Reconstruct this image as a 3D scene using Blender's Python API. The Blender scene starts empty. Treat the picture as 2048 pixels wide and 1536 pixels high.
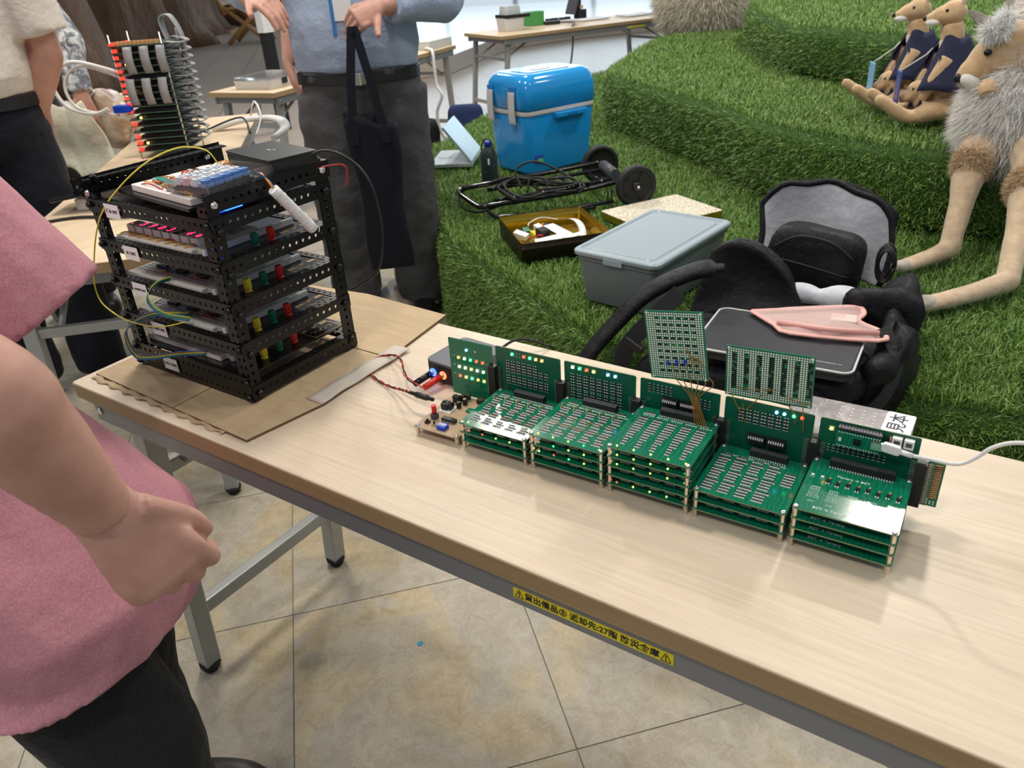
import bpy, bmesh, math, random
import numpy as np
from mathutils import Vector, Matrix, noise
S = bpy.context.scene
COL = S.collection
PI = math.pi
rnd = random.Random(7)

# ------------------------------------------------------------------ camera
cam_d = bpy.data.cameras.new('camera'); cam = bpy.data.objects.new('camera', cam_d); COL.objects.link(cam)
cam_d.sensor_fit = 'HORIZONTAL'; cam_d.sensor_width = 36.0; cam_d.lens = 36.0*1553.3/2048
cam_d.clip_start = .02; cam_d.clip_end = 200
CAM = Vector((1.2318, -.5010, 1.2622))
_R = Vector((.83109342, .55286079, -.0602385)); _U = Vector((-.22478641, .43302217, .87290484)); _F = Vector((-.50867947, .71192467, -.48415747))
cam.matrix_world = Matrix(((_R.x, _U.x, -_F.x, CAM.x), (_R.y, _U.y, -_F.y, CAM.y), (_R.z, _U.z, -_F.z, CAM.z), (0, 0, 0, 1)))
S.camera = cam
cam_d.dof.use_dof = True; cam_d.dof.focus_distance = 1.15; cam_d.dof.aperture_fstop = 10

# ------------------------------------------------------------------ world, lamps, exposure
w = bpy.data.worlds.new('World'); S.world = w; w.use_nodes = True
w.node_tree.nodes['Background'].inputs[0].default_value = (.80, .90, 1.0, 1); w.node_tree.nodes['Background'].inputs[1].default_value = .36
S.view_settings.view_transform = 'Standard'; S.view_settings.look = 'None'; S.view_settings.gamma = 1; S.view_settings.use_curve_mapping = False
S.view_settings.exposure = 0.0
def area(name, loc, sx, sy, power, col, target=None, rot=None):
    d = bpy.data.lights.new(name, 'AREA'); d.shape = 'RECTANGLE'; d.size = sx; d.size_y = sy; d.energy = power; d.color = col
    o = bpy.data.objects.new(name, d); COL.objects.link(o); o.location = loc
    if target: o.rotation_euler = (Vector(target)-Vector(loc)).to_track_quat('-Z', 'Y').to_euler()
    return o
WARM = (1.0, .93, .82)
for i, (lx, ly, p) in enumerate([(.87, 3.85, 115), (-1.9, 3.75, 125), (-.5, .9, 92), (1.9, 1.4, 44), (-3.2, 1.2, 85), (.8, -1.7, 62), (-1.9, -1.6, 60), (3.4, 3.8, 50), (-4.5, 5.0, 95)]):
    area('ceiling_lamp', (lx, ly, 3.5), *((.22, .22) if i < 2 else (.4, .4)), p*.54, WARM, (lx, ly, 0))
area('window_daylight', (-9.0, 17.0, 3.0), 12, 5, 230, (.80, .92, 1.0), (-1, 2, .2))

# ------------------------------------------------------------------ materials
MATS = {}
def _new(name):
    m = bpy.data.materials.new(name); m.use_nodes = True; MATS[name] = m
    return m, m.node_tree.nodes, m.node_tree.links, m.node_tree.nodes['Principled BSDF']
def mat(name, col, rough=.5, metal=0, spec=.5, trans=0, emit=None, es=0, alpha=1, sheen=0, coat=0, ior=1.45):
    if name in MATS: return MATS[name]
    m, n, l, b = _new(name)
    b.inputs['Base Color'].default_value = (*col, 1); b.inputs['Roughness'].default_value = rough; b.inputs['Metallic'].default_value = metal
    b.inputs['Specular IOR Level'].default_value = spec; b.inputs['Transmission Weight'].default_value = trans; b.inputs['Alpha'].default_value = alpha
    b.inputs['Sheen Weight'].default_value = sheen; b.inputs['Coat Weight'].default_value = coat; b.inputs['IOR'].default_value = ior
    if emit: b.inputs['Emission Color'].default_value = (*emit, 1); b.inputs['Emission Strength'].default_value = es
    m.diffuse_color = (*col, 1)
    return m
def nz(n, l, scale, detail=4, rough=.55, vec=None, dist=0):
    t = n.new('ShaderNodeTexNoise'); t.inputs['Scale'].default_value = scale; t.inputs['Detail'].default_value = detail; t.inputs['Roughness'].default_value = rough; t.inputs['Distortion'].default_value = dist
    if vec is not None: l.new(vec, t.inputs['Vector'])
    return t
def ramp(n, l, fac, stops):
    r = n.new('ShaderNodeValToRGB'); e = r.color_ramp.elements
    e[0].position, e[0].color = stops[0][0], (*stops[0][1], 1); e[1].position, e[1].color = stops[-1][0], (*stops[-1][1], 1)
    for p, c in stops[1:-1]: x = e.new(p); x.color = (*c, 1)
    l.new(fac, r.inputs[0]); return r
def coords(n, l, scale=(1, 1, 1), rot=(0, 0, 0), kind='Object'):
    tc = n.new('ShaderNodeTexCoord'); mp = n.new('ShaderNodeMapping'); mp.inputs['Scale'].default_value = scale; mp.inputs['Rotation'].default_value = rot
    l.new(tc.outputs[kind], mp.inputs[0]); return mp.outputs[0]
def bump(n, l, b, h, strength=.2, dist=.01):
    k = n.new('ShaderNodeBump'); k.inputs['Strength'].default_value = strength; k.inputs['Distance'].default_value = dist
    l.new(h, k.inputs['Height']); l.new(k.outputs[0], b.inputs['Normal'])
def mix(n, l, a, b, fac, mode='MULTIPLY'):
    x = n.new('ShaderNodeMix'); x.data_type = 'RGBA'; x.blend_type = mode
    if isinstance(fac, (int, float)): x.inputs[0].default_value = fac
    else: l.new(fac, x.inputs[0])
    l.new(a, x.inputs[6])
    if isinstance(b, tuple): x.inputs[7].default_value = (*b, 1)
    else: l.new(b, x.inputs[7])
    return x.outputs[2]
def noisy(name, stops, scale=20, rough=.6, bumps=.2, bscale=60, bd=.002, stretch=(1, 1, 1), detail=5, metal=0, spec=.4, sheen=0, rot=(0, 0, 0), kind='Object', dist=0):
    if name in MATS: return MATS[name]
    m, n, l, b = _new(name); v = coords(n, l, stretch, rot, kind)
    t = nz(n, l, scale, detail, .6, v, dist); r = ramp(n, l, t.outputs[0], stops); l.new(r.outputs[0], b.inputs['Base Color'])
    b.inputs['Roughness'].default_value = rough; b.inputs['Metallic'].default_value = metal; b.inputs['Specular IOR Level'].default_value = spec; b.inputs['Sheen Weight'].default_value = sheen
    if bumps: bump(n, l, b, nz(n, l, bscale, 4, .6, v).outputs[0], bumps, bd)
    m.diffuse_color = (*stops[0][1], 1)
    return m
def woodtop(name, c1, c2, rough=.38, rot=(0, 0, 0)):
    m, n, l, b = _new(name); v = coords(n, l, (1, 1, 1), rot)
    sv = n.new('ShaderNodeMapping'); sv.inputs['Scale'].default_value = (2.2, 60, 60); l.new(v, sv.inputs[0])
    t = nz(n, l, 3.0, 6, .65, sv.outputs[0], .25); sv2 = n.new('ShaderNodeMapping'); sv2.inputs['Scale'].default_value = (.7, 7, 7); l.new(v, sv2.inputs[0])
    t2 = nz(n, l, 2.2, 3, .5, sv2.outputs[0], .4)
    r = ramp(n, l, t.outputs[0], [(.30, c1), (.62, c2)]); r2 = ramp(n, l, t2.outputs[0], [(.35, (.90, .87, .83)), (.6, (1, 1, 1))])
    l.new(mix(n, l, r.outputs[0], r2.outputs[0], .75), b.inputs['Base Color']); b.inputs['Roughness'].default_value = rough; b.inputs['Specular IOR Level'].default_value = .45
    bump(n, l, b, t.outputs[0], .10, .0012); m.diffuse_color = (*c1, 1); return m
M = lambda k: MATS[k]
woodtop('table_wood', (.60, .49, .37), (.70, .585, .45))
woodtop('edge_wood', (.30, .205, .10), (.36, .25, .13), .5)
woodtop('far_table_wood', (.66, .50, .33), (.78, .63, .45), .4, (0, 0, PI/4))
mat('steel_paint', (.24, .25, .26), .42, .35); mat('steel_leg', (.36, .37, .36), .38, .35); mat('black_rubber', (.012, .012, .012), .6)
mat('chrome', (.75, .74, .72), .2, 1); mat('nickel', (.78, .70, .60), .28, 1); mat('black_paint', (.006, .006, .0065), .30, .15)
mat('black_plastic', (.013, .013, .014), .4); mat('black_gloss', (.008, .008, .009), .12); mat('dark_grey_plastic', (.07, .075, .085), .42)
mat('white_plastic', (.80, .80, .79), .35); mat('paper', (.86, .86, .88), .75); mat('ink', (.02, .02, .025), .6); mat('silk', (.80, .84, .80), .6)
mat('breadboard_white', (.78, .78, .74), .45); mat('gold_print', (.52, .34, .10), .35, .4)
mat('red_plastic', (.62, .025, .015), .35); mat('green_plastic', (.0, .13, .06), .35); mat('yellow_plastic', (.72, .58, .03), .35); mat('blue_plastic', (.01, .06, .55), .3)
mat('yellow_wire', (.78, .68, .07), .4); mat('blue_wire', (.03, .13, .40), .4); mat('orange_wire', (.80, .28, .05), .4); mat('red_wire', (.55, .02, .02), .4); mat('black_wire', (.012, .012, .012), .45); mat('brown_wire', (.30, .15, .02), .45); mat('green_wire', (.10, .38, .12), .4); mat('teal_wire', (.0, .24, .20), .4)
mat('yellow_label', (.76, .62, .015), .5)
mat('white_cable', (.74, .73, .72), .4); mat('grey_ribbon', (.30, .30, .31), .5); mat('clear_plastic', (.9, .9, .92), .08, 0, .5, .95, ior=1.2)
mat('frosted_tube', (.78, .78, .78), .35, alpha=1)
# ------------------------------------------------------------------ mesh helpers
def V(*a): return Vector(a)
class MB:
    def __init__(s): s.v = []; s.f = []; s.sm = []
    def add(s, vs, fs, smooth=False):
        o = len(s.v); s.v += [tuple(x) for x in vs]; s.f += [tuple(i+o for i in f) for f in fs]; s.sm += [smooth]*len(fs); return s
    def box(s, c, size, m=None):
        x, y, z = (k/2 for k in size); c = Vector(c); P = [V(a*x, b*y, d*z) for d in (-1, 1) for b in (-1, 1) for a in (-1, 1)]
        if m is not None: P = [m @ p for p in P]
        return s.add([p+c for p in P], [(0, 2, 3, 1), (4, 5, 7, 6), (0, 1, 5, 4), (2, 6, 7, 3), (0, 4, 6, 2), (1, 3, 7, 5)])
    def b2(s, lo, hi): return s.box([(a+b)/2 for a, b in zip(lo, hi)], [b-a for a, b in zip(lo, hi)])
    def prism(s, poly, z0, z1, ax='Z', smooth=False):
        f = {'Z': lambda x, y, z: (x, y, z), 'Y': lambda x, y, z: (x, z, y), 'X': lambda x, y, z: (z, x, y)}[ax]
        n = len(poly); vs = [f(x, y, z0) for x, y in poly]+[f(x, y, z1) for x, y in poly]
        s.add(vs, [tuple(range(n))[::-1], tuple(range(n, 2*n))]); o = len(s.v)-2*n
        for i in range(n): s.f.append((o+i, o+(i+1) % n, o+n+(i+1) % n, o+n+i)); s.sm.append(smooth)
        return s
    def loft(s, rings, smooth=True, cap=True, closed=True):
        n = len(rings[0]); o = len(s.v)
        for r in rings: s.v += [tuple(p) for p in r]
        for k in range(len(rings)-1):
            for i in range(n if closed else n-1):
                s.f.append((o+k*n+i, o+k*n+(i+1) % n, o+(k+1)*n+(i+1) % n, o+(k+1)*n+i)); s.sm.append(smooth)
        if cap:
            s.f.append(tuple(range(o, o+n))[::-1]); s.sm.append(False); e = o+(len(rings)-1)*n; s.f.append(tuple(range(e, e+n))); s.sm.append(False)
        return s
    def tube(s, pts, r, n=8, cap=True, flat=None):
        pts = [Vector(p) for p in pts]; rr = r if isinstance(r, (list, tuple)) else [r]*len(pts)
        rings = []; up = None
        for i, p in enumerate(pts):
            t = (pts[min(i+1, len(pts)-1)]-pts[max(i-1, 0)]).normalized()
            if up is None: up = V(0, 0, 1) if abs(t.z) < .9 else V(1, 0, 0)
            a = t.cross(up)
            if a.length < 1e-6: a = t.cross(V(0, 1, .3))
            a.normalize(); bb = a.cross(t).normalized(); up = bb
            q = rr[i]; fx, fy = (q, q) if flat is None else (q*flat[0], q*flat[1])
            rings.append([p+a*math.cos(k*2*PI/n)*fx+bb*math.sin(k*2*PI/n)*fy for k in range(n)])
        return s.loft(rings, True, cap)
    def cyl(s, p0, p1, r, n=12, r1=None, smooth=True):
        return s.tube([p0, p1], [r, r if r1 is None else r1], n)
    def lathe(s, prof, c=(0, 0, 0), n=20, axis=None, smooth=True):
        m = Matrix.Identity(3) if axis is None else Vector(axis).to_track_quat('Z', 'Y').to_matrix(); c = Vector(c)
        return s.loft([[c+m @ V(r*math.cos(k*2*PI/n), r*math.sin(k*2*PI/n), z) for k in range(n)] for r, z in prof], smooth)
    def ball(s, c, r, n=12, k=8, m=None):
        r = (r, r, r) if isinstance(r, (int, float)) else r; c = Vector(c); rings = []
        for i in range(k+1):
            t = -PI/2+PI*min(max(i/k, .02), .98)
            ring = [V(r[0]*math.cos(t)*math.cos(j*2*PI/n), r[1]*math.cos(t)*math.sin(j*2*PI/n), r[2]*math.sin(t)) for j in range(n)]
            rings.append([c+(m @ p if m is not None else p) for p in ring])
        return s.loft(rings)
    def grid(s, fn, nu, nv, smooth=True):
        return s.loft([[fn(i/nu, j/nv) for i in range(nu+1)] for j in range(nv+1)], smooth, False, False)
    def sheet(s, fn, nu, nv, th=.002):
        A = [[Vector(fn(i/nu, j/nv)) for i in range(nu+1)] for j in range(nv+1)]; o = len(s.v)
        def nrm(i, j):
            du = A[j][min(i+1, nu)]-A[j][max(i-1, 0)]; dv = A[min(j+1, nv)][i]-A[max(j-1, 0)][i]; q = du.cross(dv); return q.normalized() if q.length else V(0, 0, 1)
        B = [[A[j][i]-nrm(i, j)*th for i in range(nu+1)] for j in range(nv+1)]; w = nu+1; N = w*(nv+1)
        for g in (A, B):
            for r in g: s.v += [tuple(p) for p in r]
        for j in range(nv):
            for i in range(nu):
                a = o+j*w+i; s.f += [(a, a+1, a+1+w, a+w), (a+N, a+N+w, a+N+w+1, a+N+1)]; s.sm += [True, True]
        for i in range(nu):
            a = o+i; b = o+nv*w+i; s.f += [(a, a+N, a+N+1, a+1), (b, b+1, b+1+N, b+N)]; s.sm += [False]*2
        for j in range(nv):
            a = o+j*w; b = a+nu; s.f += [(a, a+w, a+w+N, a+N), (b, b+N, b+N+w, b+w)]; s.sm += [False]*2
        return s
    def xf(s, m, start=0):
        for i in range(start, len(s.v)): s.v[i] = tuple(m @ Vector(s.v[i]))
        return s
    def mesh(s, name):
        me = bpy.data.meshes.new(name); me.from_pydata(s.v, [], s.f); me.polygons.foreach_set('use_smooth', s.sm); me.update(); return me
    def build(s, name, m, parent=None, world=False, bevel=0, seg=2, sub=0, fix=True):
        me = s.mesh(name)
        if fix:
            bm = bmesh.new(); bm.from_mesh(me); bmesh.ops.recalc_face_normals(bm, faces=bm.faces); bm.to_mesh(me); bm.free()
        return link(name, me, m, parent, world, bevel, seg, sub)
PM = {}
def pmat(o): return Matrix.Translation(o.location) @ o.rotation_euler.to_matrix().to_4x4() if o.parent is None else pmat(o.parent) @ o.matrix_parent_inverse @ Matrix.LocRotScale(o.location, o.rotation_euler, o.scale)
def link(name, me, m, parent=None, world=False, bevel=0, seg=2, sub=0):
    o = bpy.data.objects.new(name, me); COL.objects.link(o)
    if m is not None:
        if len(me.materials) == 0: me.materials.append(MATS[m] if isinstance(m, str) else m)
    if parent is not None:
        o.parent = parent
        if world: o.matrix_parent_inverse = pmat(parent).inverted()
    if bevel: k = o.modifiers.new('bevel', 'BEVEL'); k.width = bevel; k.segments = seg; k.limit_method = 'ANGLE'; k.angle_limit = .6
    if sub: k = o.modifiers.new('sub', 'SUBSURF'); k.levels = sub; k.render_levels = sub
    return o
def inst(src, name, parent, loc=(0, 0, 0), rot=(0, 0, 0)):
    o = bpy.data.objects.new(name, src.data if hasattr(src, 'data') else src); COL.objects.link(o); o.parent = parent; o.location = loc; o.rotation_euler = rot
    if hasattr(src, 'modifiers'):
        for k in src.modifiers:
            q = o.modifiers.new(k.name, k.type)
            if k.type == 'BEVEL': q.width, q.segments, q.limit_method, q.angle_limit = k.width, k.segments, k.limit_method, k.angle_limit
            elif k.type == 'SUBSURF': q.levels = q.render_levels = k.levels
    return o
def tag(o, label, cat=None, group=None, kind=None):
    if label: o['label'] = label
    if cat: o['category'] = cat
    if group: o['group'] = group
    if kind: o['kind'] = kind
    return o
def thing(name, label, cat, loc=(0, 0, 0), rz=0, group=None):
    o = bpy.data.objects.new(name, None); COL.objects.link(o); o.location = loc; o.rotation_euler = (0, 0, rz); o.empty_display_size = .05
    return tag(o, label, cat, group)
def struct(o): o['kind'] = 'structure'; return o
def stuff(o): o['kind'] = 'stuff'; return o
def cr(pts, n=6):
    P = [Vector(p) for p in pts]; out = []
    for i in range(len(P)-1):
        a, b, c, d = P[max(i-1, 0)], P[i], P[i+1], P[min(i+2, len(P)-1)]
        for k in range(n):
            t = k/n; out.append(.5*((2*b)+(c-a)*t+(2*a-5*b+4*c-d)*t*t+(3*b-a-3*c+d)*t**3))
    return out+[P[-1]]
def rrect(w, h, r, n=4):
    out = []
    for cx, cy, a in ((w/2-r, h/2-r, 0), (-w/2+r, h/2-r, 1), (-w/2+r, -h/2+r, 2), (w/2-r, -h/2+r, 3)):
        out += [(cx+r*math.cos((a+k/n)*PI/2), cy+r*math.sin((a+k/n)*PI/2)) for k in range(n+1)]
    return out
def text_mesh(txt, size, align='CENTER', ext=.0002, bold=0):
    c = bpy.data.curves.new('t', 'FONT'); c.body = txt; c.size = size; c.align_x = align; c.align_y = 'CENTER'; c.extrude = ext; c.resolution_u = 2; c.offset = bold
    o = bpy.data.objects.new('t', c); COL.objects.link(o); dg = bpy.context.evaluated_depsgraph_get()
    me = bpy.data.meshes.new_from_object(o.evaluated_get(dg)); bpy.data.objects.remove(o); bpy.data.curves.remove(c); me.materials.clear(); return me
def text(name, txt, size, m, parent, loc, rot=(0, 0, 0), sx=1, bold=0):
    o = link(name, text_mesh(txt, size, bold=bold), m, parent); o.location = loc; o.rotation_euler = rot; o.scale = (sx, 1, 1); return o
def perf(length, width, th=.0015, pitch=.0125, r=.0028, rows=1, n=8, skip=()):
    """strip in the XZ plane (x = length, z = width, y = thickness) with real round holes"""
    b = MB(); cols = max(1, int(length//pitch)); px = length/cols; pz = width/rows
    for i in range(cols):
        for j in range(rows):
            cx = (i+.5)*px; cz = (j+.5)*pz; sq = []
            for k in range(n):
                a = (k+.5)*2*PI/n; dx, dz = math.cos(a), math.sin(a); s_ = min(px/2/abs(dx) if abs(dx) > 1e-9 else 9, pz/2/abs(dz) if abs(dz) > 1e-9 else 9); q = (cx+dx*s_, cz+dz*s_)
                if n == 8: # snap so cells tile
                    q = (cx+math.copysign(px/2, dx), cz+math.copysign(pz/2, dz)*(1 if abs(dz) > abs(dx) else .42)) if abs(dx) > abs(dz) else (cx+math.copysign(px/2, dx)*.42, cz+math.copysign(pz/2, dz))
                sq.append(q)
            sq2 = []
            corners = {0: (cx+px/2, cz+pz/2), 2: (cx-px/2, cz+pz/2), 4: (cx-px/2, cz-pz/2), 6: (cx+px/2, cz-pz/2)}
            o = len(b.v); ho = [(cx+r*math.cos((k+.5)*2*PI/n), cz+r*math.sin((k+.5)*2*PI/n)) for k in range(n)]
            outer = []
            for k in range(n):
                outer.append(sq[k])
            vs = [(x, y, z) for y in (0, th) for x, z in outer+ho]; fs = []
            for k in range(n):
                k2 = (k+1) % n
                fs += [(k, k2, n+k2, n+k), (2*n+k, 3*n+k, 3*n+k2, 2*n+k2), (n+k, n+k2, 3*n+k2, 3*n+k), (k, 2*n+k, 2*n+k2, k2)]
            cc = [(corners[k][0], y, corners[k][1]) for k in (0, 2, 4, 6) for y in (0, th)]
            m_ = len(vs); vs += cc
            for q, k in enumerate((0, 2, 4, 6)):
                k2 = (k+1) % n; fs += [(k, m_+2*q, k2), (2*n+k, 2*n+k2, m_+2*q+1)]
            b.add(vs, fs)
    return b
def rotm(rx=0, ry=0, rz=0): return Matrix.Rotation(rz, 3, 'Z') @ Matrix.Rotation(ry, 3, 'Y') @ Matrix.Rotation(rx, 3, 'X')
def remesh(mbs, name, m, parent, voxel=.008, smooth=3, world=True, extra=None):
    me = mbs.mesh(name); o = bpy.data.objects.new(name, me); COL.objects.link(o)
    k = o.modifiers.new('r', 'REMESH'); k.mode = 'VOXEL'; k.voxel_size = voxel; k.use_smooth_shade = True
    k = o.modifiers.new('s', 'SMOOTH'); k.factor = .5; k.iterations = smooth
    dg = bpy.context.evaluated_depsgraph_get(); me2 = bpy.data.meshes.new_from_object(o.evaluated_get(dg)); bpy.data.objects.remove(o); me2.materials.clear()
    return link(name, me2, m, parent, world)
def ring(c, d, rx, ry, n=16, up=(0, 0, 1), sq=1.0, ph=0):
    """elliptic ring about c, normal d; rx across, ry along up; sq<1 makes it boxier"""
    d = Vector(d).normalized(); a = d.cross(Vector(up))
    if a.length < 1e-4: a = d.cross(V(0, 1, 0))
    a.normalize(); u = a.cross(d).normalized(); out = []
    for k in range(n):
        t = 2*PI*k/n+ph; cx, sy = math.cos(t), math.sin(t)
        out.append(Vector(c)+a*math.copysign(abs(cx)**sq, cx)*rx+u*math.copysign(abs(sy)**sq, sy)*ry)
    return out
# ------------------------------------------------------------------ floor
m, n, l, b = _new('stone_tile'); oi = n.new('ShaderNodeObjectInfo'); tc = n.new('ShaderNodeTexCoord')
ad = n.new('ShaderNodeVectorMath'); ad.operation = 'ADD'; sc = n.new('ShaderNodeVectorMath'); sc.operation = 'SCALE'; cb = n.new('ShaderNodeCombineXYZ')
l.new(oi.outputs['Random'], cb.inputs[0]); l.new(cb.outputs[0], sc.inputs[0]); sc.inputs['Scale'].default_value = 30; l.new(tc.outputs['Object'], ad.inputs[0]); l.new(sc.outputs[0], ad.inputs[1])
t1 = nz(n, l, 3.2, 4, .55, ad.outputs[0], .6); t2 = nz(n, l, 26, 8, .72, ad.outputs[0], .8); t3 = nz(n, l, 170, 3, .6, ad.outputs[0])
r1 = ramp(n, l, t1.outputs[0], [(.30, (.43, .375, .29)), (.5, (.455, .42, .35)), (.63, (.52, .425, .27)), (.75, (.49, .46, .41))]); r2 = ramp(n, l, t2.outputs[0], [(.32, (.62, .56, .46)), (.62, (1, 1, 1))]); r3 = ramp(n, l, t3.outputs[0], [(.3, (.84, .83, .82)), (.7, (1.06, 1.06, 1.06))])
l.new(mix(n, l, mix(n, l, r1.outputs[0], r2.outputs[0], .65), r3.outputs[0], .8), b.inputs['Base Color']); b.inputs['Roughness'].default_value = .42; bump(n, l, b, t2.outputs[0], .12, .002)
mat('joint', (.20, .18, .15), .8)
m, n, l, b = _new('far_floor'); v = coords(n, l, (1, 1, 1), (0, 0, .75))
br = n.new('ShaderNodeTexBrick'); br.inputs['Scale'].default_value = 1.0; br.inputs['Mortar Size'].default_value = .006; br.inputs['Brick Width'].default_value = 1.8; br.inputs['Row Height'].default_value = .6
br.inputs['Color1'].default_value = (.45, .385, .33, 1); br.inputs['Color2'].default_value = (.50, .43, .37, 1); br.inputs['Mortar'].default_value = (.24, .20, .17, 1); l.new(v, br.inputs['Vector'])
sv = n.new('ShaderNodeMapping'); sv.inputs['Scale'].default_value = (1.2, 14, 1); l.new(v, sv.inputs[0]); t = nz(n, l, 3, 5, .6, sv.outputs[0]); r = ramp(n, l, t.outputs[0], [(.3, (.80, .79, .78)), (.7, (1, 1, 1))])
l.new(mix(n, l, br.outputs[0], r.outputs[0], .8), b.inputs['Base Color']); b.inputs['Roughness'].default_value = .30
floor = struct(MB().b2((-30, -4, -.06), (12, 34, -.004)).build('floor', 'far_floor'))
gu = V(math.sin(.836), -math.cos(.836), 0)*0; ga = -.7345; ux_ = V(math.cos(ga), math.sin(ga), 0); uy_ = V(-math.sin(ga), math.cos(ga), 0); g0 = V(.058, .241, 0)
joint = struct(MB().b2((-2.2, -1.6, 0), (2.6, 2.6, .0)).build('joint_bed', 'joint')) if 0 else None
tile = MB().prism(rrect(.4975, .4975, .002, 1), -.02, 0).mesh('tile'); tile.materials.append(M('stone_tile'))
jb = MB()
for i in range(-7, 9):
    for j in range(-6, 9):
        c = g0+ux_*(.5*i+.25)+uy_*(.5*j+.25)
        s_ = -.58*c.x+.81*c.y
        if -1.3 < s_ < 2.75 and -2.9 < c.x < 2.4 and -1.2 < c.y < 3.2 and not (c.x > .2 and c.y > 1.9):
            o = inst(tile, 'tile', floor, (c.x, c.y, .0), (0, 0, ga)); q = [c+ux_*a*.25+uy_*bb*.25 for a, bb in ((-1, -1), (1, -1), (1, 1), (-1, 1))]
            jb.add([(p.x, p.y, -.0015) for p in q], [(0, 1, 2, 3)])
jb.build('tile_joints', 'joint', floor)
dr = MB().prism([(.359+.006*math.cos(a)*(1 if a < PI else 1), .323+.007*math.sin(a)) for a in [k*PI/6 for k in range(12)]], .0002, .001); mat('cyan_drop', (.02, .28, .45), .3)
tag(dr.build('sticker', 'cyan_drop'), 'tiny blue round sticker stuck to the floor tiles', 'sticker')
# ------------------------------------------------------------------ turf stage of three round tiers
noisy('turf_backing', [(.3, (.020, .055, .008)), (.7, (.04, .10, .015))], 40, .9, .3)
m, n, l, b = _new('grass_blade'); at = n.new('ShaderNodeAttribute'); at.attribute_name = 'Col'; l.new(at.outputs['Color'], b.inputs['Base Color']); b.inputs['Roughness'].default_value = .36; b.inputs['Specular IOR Level'].default_value = .45
T1 = [(-1.91, 3.98), (-1.77, 3.45), (-1.63, 3.02), (-1.50, 2.55), (-1.08, 2.02), (-.70, 1.76), (-.50, 1.58), (-.12, 1.37), (.163, 1.203), (.463, 1.05), (.75, 1.04), (1.07, 1.13), (1.31, 1.17), (1.9, 1.35), (2.6, 1.9), (3.0, 3.0), (2.7, 5.5), (1, 7.2), (-.8, 7.0), (-1.7, 6.2), (-2.03, 5.3), (-2.0, 4.6)]
T2 = [(-.94, 3.62), (-.573, 3.271), (.016, 2.794), (.309, 2.512), (.56, 2.35), (.827, 2.261), (1.134, 2.257), (1.6, 2.35), (2.3, 2.9), (2.6, 4.2), (2, 5.6), (.5, 6.3), (-.9, 6.1), (-1.36, 5.4), (-1.31, 4.9), (-1.12, 4.2)]
T3 = [(-.60, 4.95), (-.188, 4.07), (.121, 3.585), (.388, 3.387), (.66, 3.13), (1.0, 2.95), (1.5, 2.95), (2.1, 3.5), (2.2, 4.6), (1.2, 5.7), (-.2, 5.9), (-.66, 5.5)]
def closed(pts, n=6):
    P = [Vector((*p, 0)) for p in pts]; N = len(P); out = []
    for i in range(N):
        a, bb, c, d = P[(i-1) % N], P[i], P[(i+1) % N], P[(i+2) % N]
        for k in range(n):
            t = k/n; out.append(.5*((2*bb)+(c-a)*t+(2*a-5*bb+4*c-d)*t*t+(3*bb-a-3*c+d)*t**3))
    return out
def inset(P, d):
    out = []; N = len(P)
    for i in range(N):
        t = (P[(i+1) % N]-P[i-1]).normalized(); out.append(P[i]+V(-t.y, t.x, 0)*d)
    return out
def inpoly(px, py, P):
    r = np.zeros(len(px), bool); j = len(P)-1
    for i in range(len(P)):
        xi, yi, xj, yj = P[i].x, P[i].y, P[j].x, P[j].y
        if yi != yj: r ^= ((yi > py) != (yj > py)) & (px < (xj-xi)*(py-yi)/(yj-yi)+xi)
        j = i
    return r
R_ = np.random.default_rng(5); CAMN = np.array(CAM)
FW = np.array(_F); RW = np.array(_R); UW = np.array(_U)
def seen(P, pad=140):
    d = P-CAMN; z = d@FW; x = 1553.3*(d@RW)/z; y = 1553.3*(d@UW)/z
    return (z > .3) & (np.abs(x) < 1024+pad+120/z*3) & (np.abs(y) < 768+pad)
def blades(P, Nn, length, width, lean, cols):
    n_ = len(P); T = R_.normal(size=(n_, 3)); T -= (T*Nn).sum(1)[:, None]*Nn; T /= np.linalg.norm(T, axis=1)[:, None]+1e-9
    Ln = length*R_.uniform(.6, 1.25, n_)[:, None]; le = R_.uniform(lean[0], lean[1], n_)[:, None]
    D1 = Nn+T*le*.5; D1 /= np.linalg.norm(D1, axis=1)[:, None]; D2 = Nn*(1-le*.35)+T*le*1.25; D2 /= np.linalg.norm(D2, axis=1)[:, None]
    Wd = np.cross(D1, T+R_.normal(size=(n_, 3))*.4); Wd /= np.linalg.norm(Wd, axis=1)[:, None]+1e-9; Wd = Wd*width*R_.uniform(.7, 1.2, n_)[:, None]
    A = P-Wd; B = P+Wd; Mi = P+D1*Ln*.55; C_ = Mi-Wd*.9; D_ = Mi+Wd*.9; E_ = Mi+D2*Ln*.45
    Vv = np.stack([A, B, C_, D_, E_], 1).reshape(-1, 3)
    k = np.arange(n_)[:, None]*5; loops = np.concatenate([k+np.array([[0, 1, 3, 2]]), k+np.array([[2, 3, 4]])], 1).reshape(-1)
    cc = np.repeat(cols, 5, axis=0); return Vv, loops, n_, cc
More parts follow.
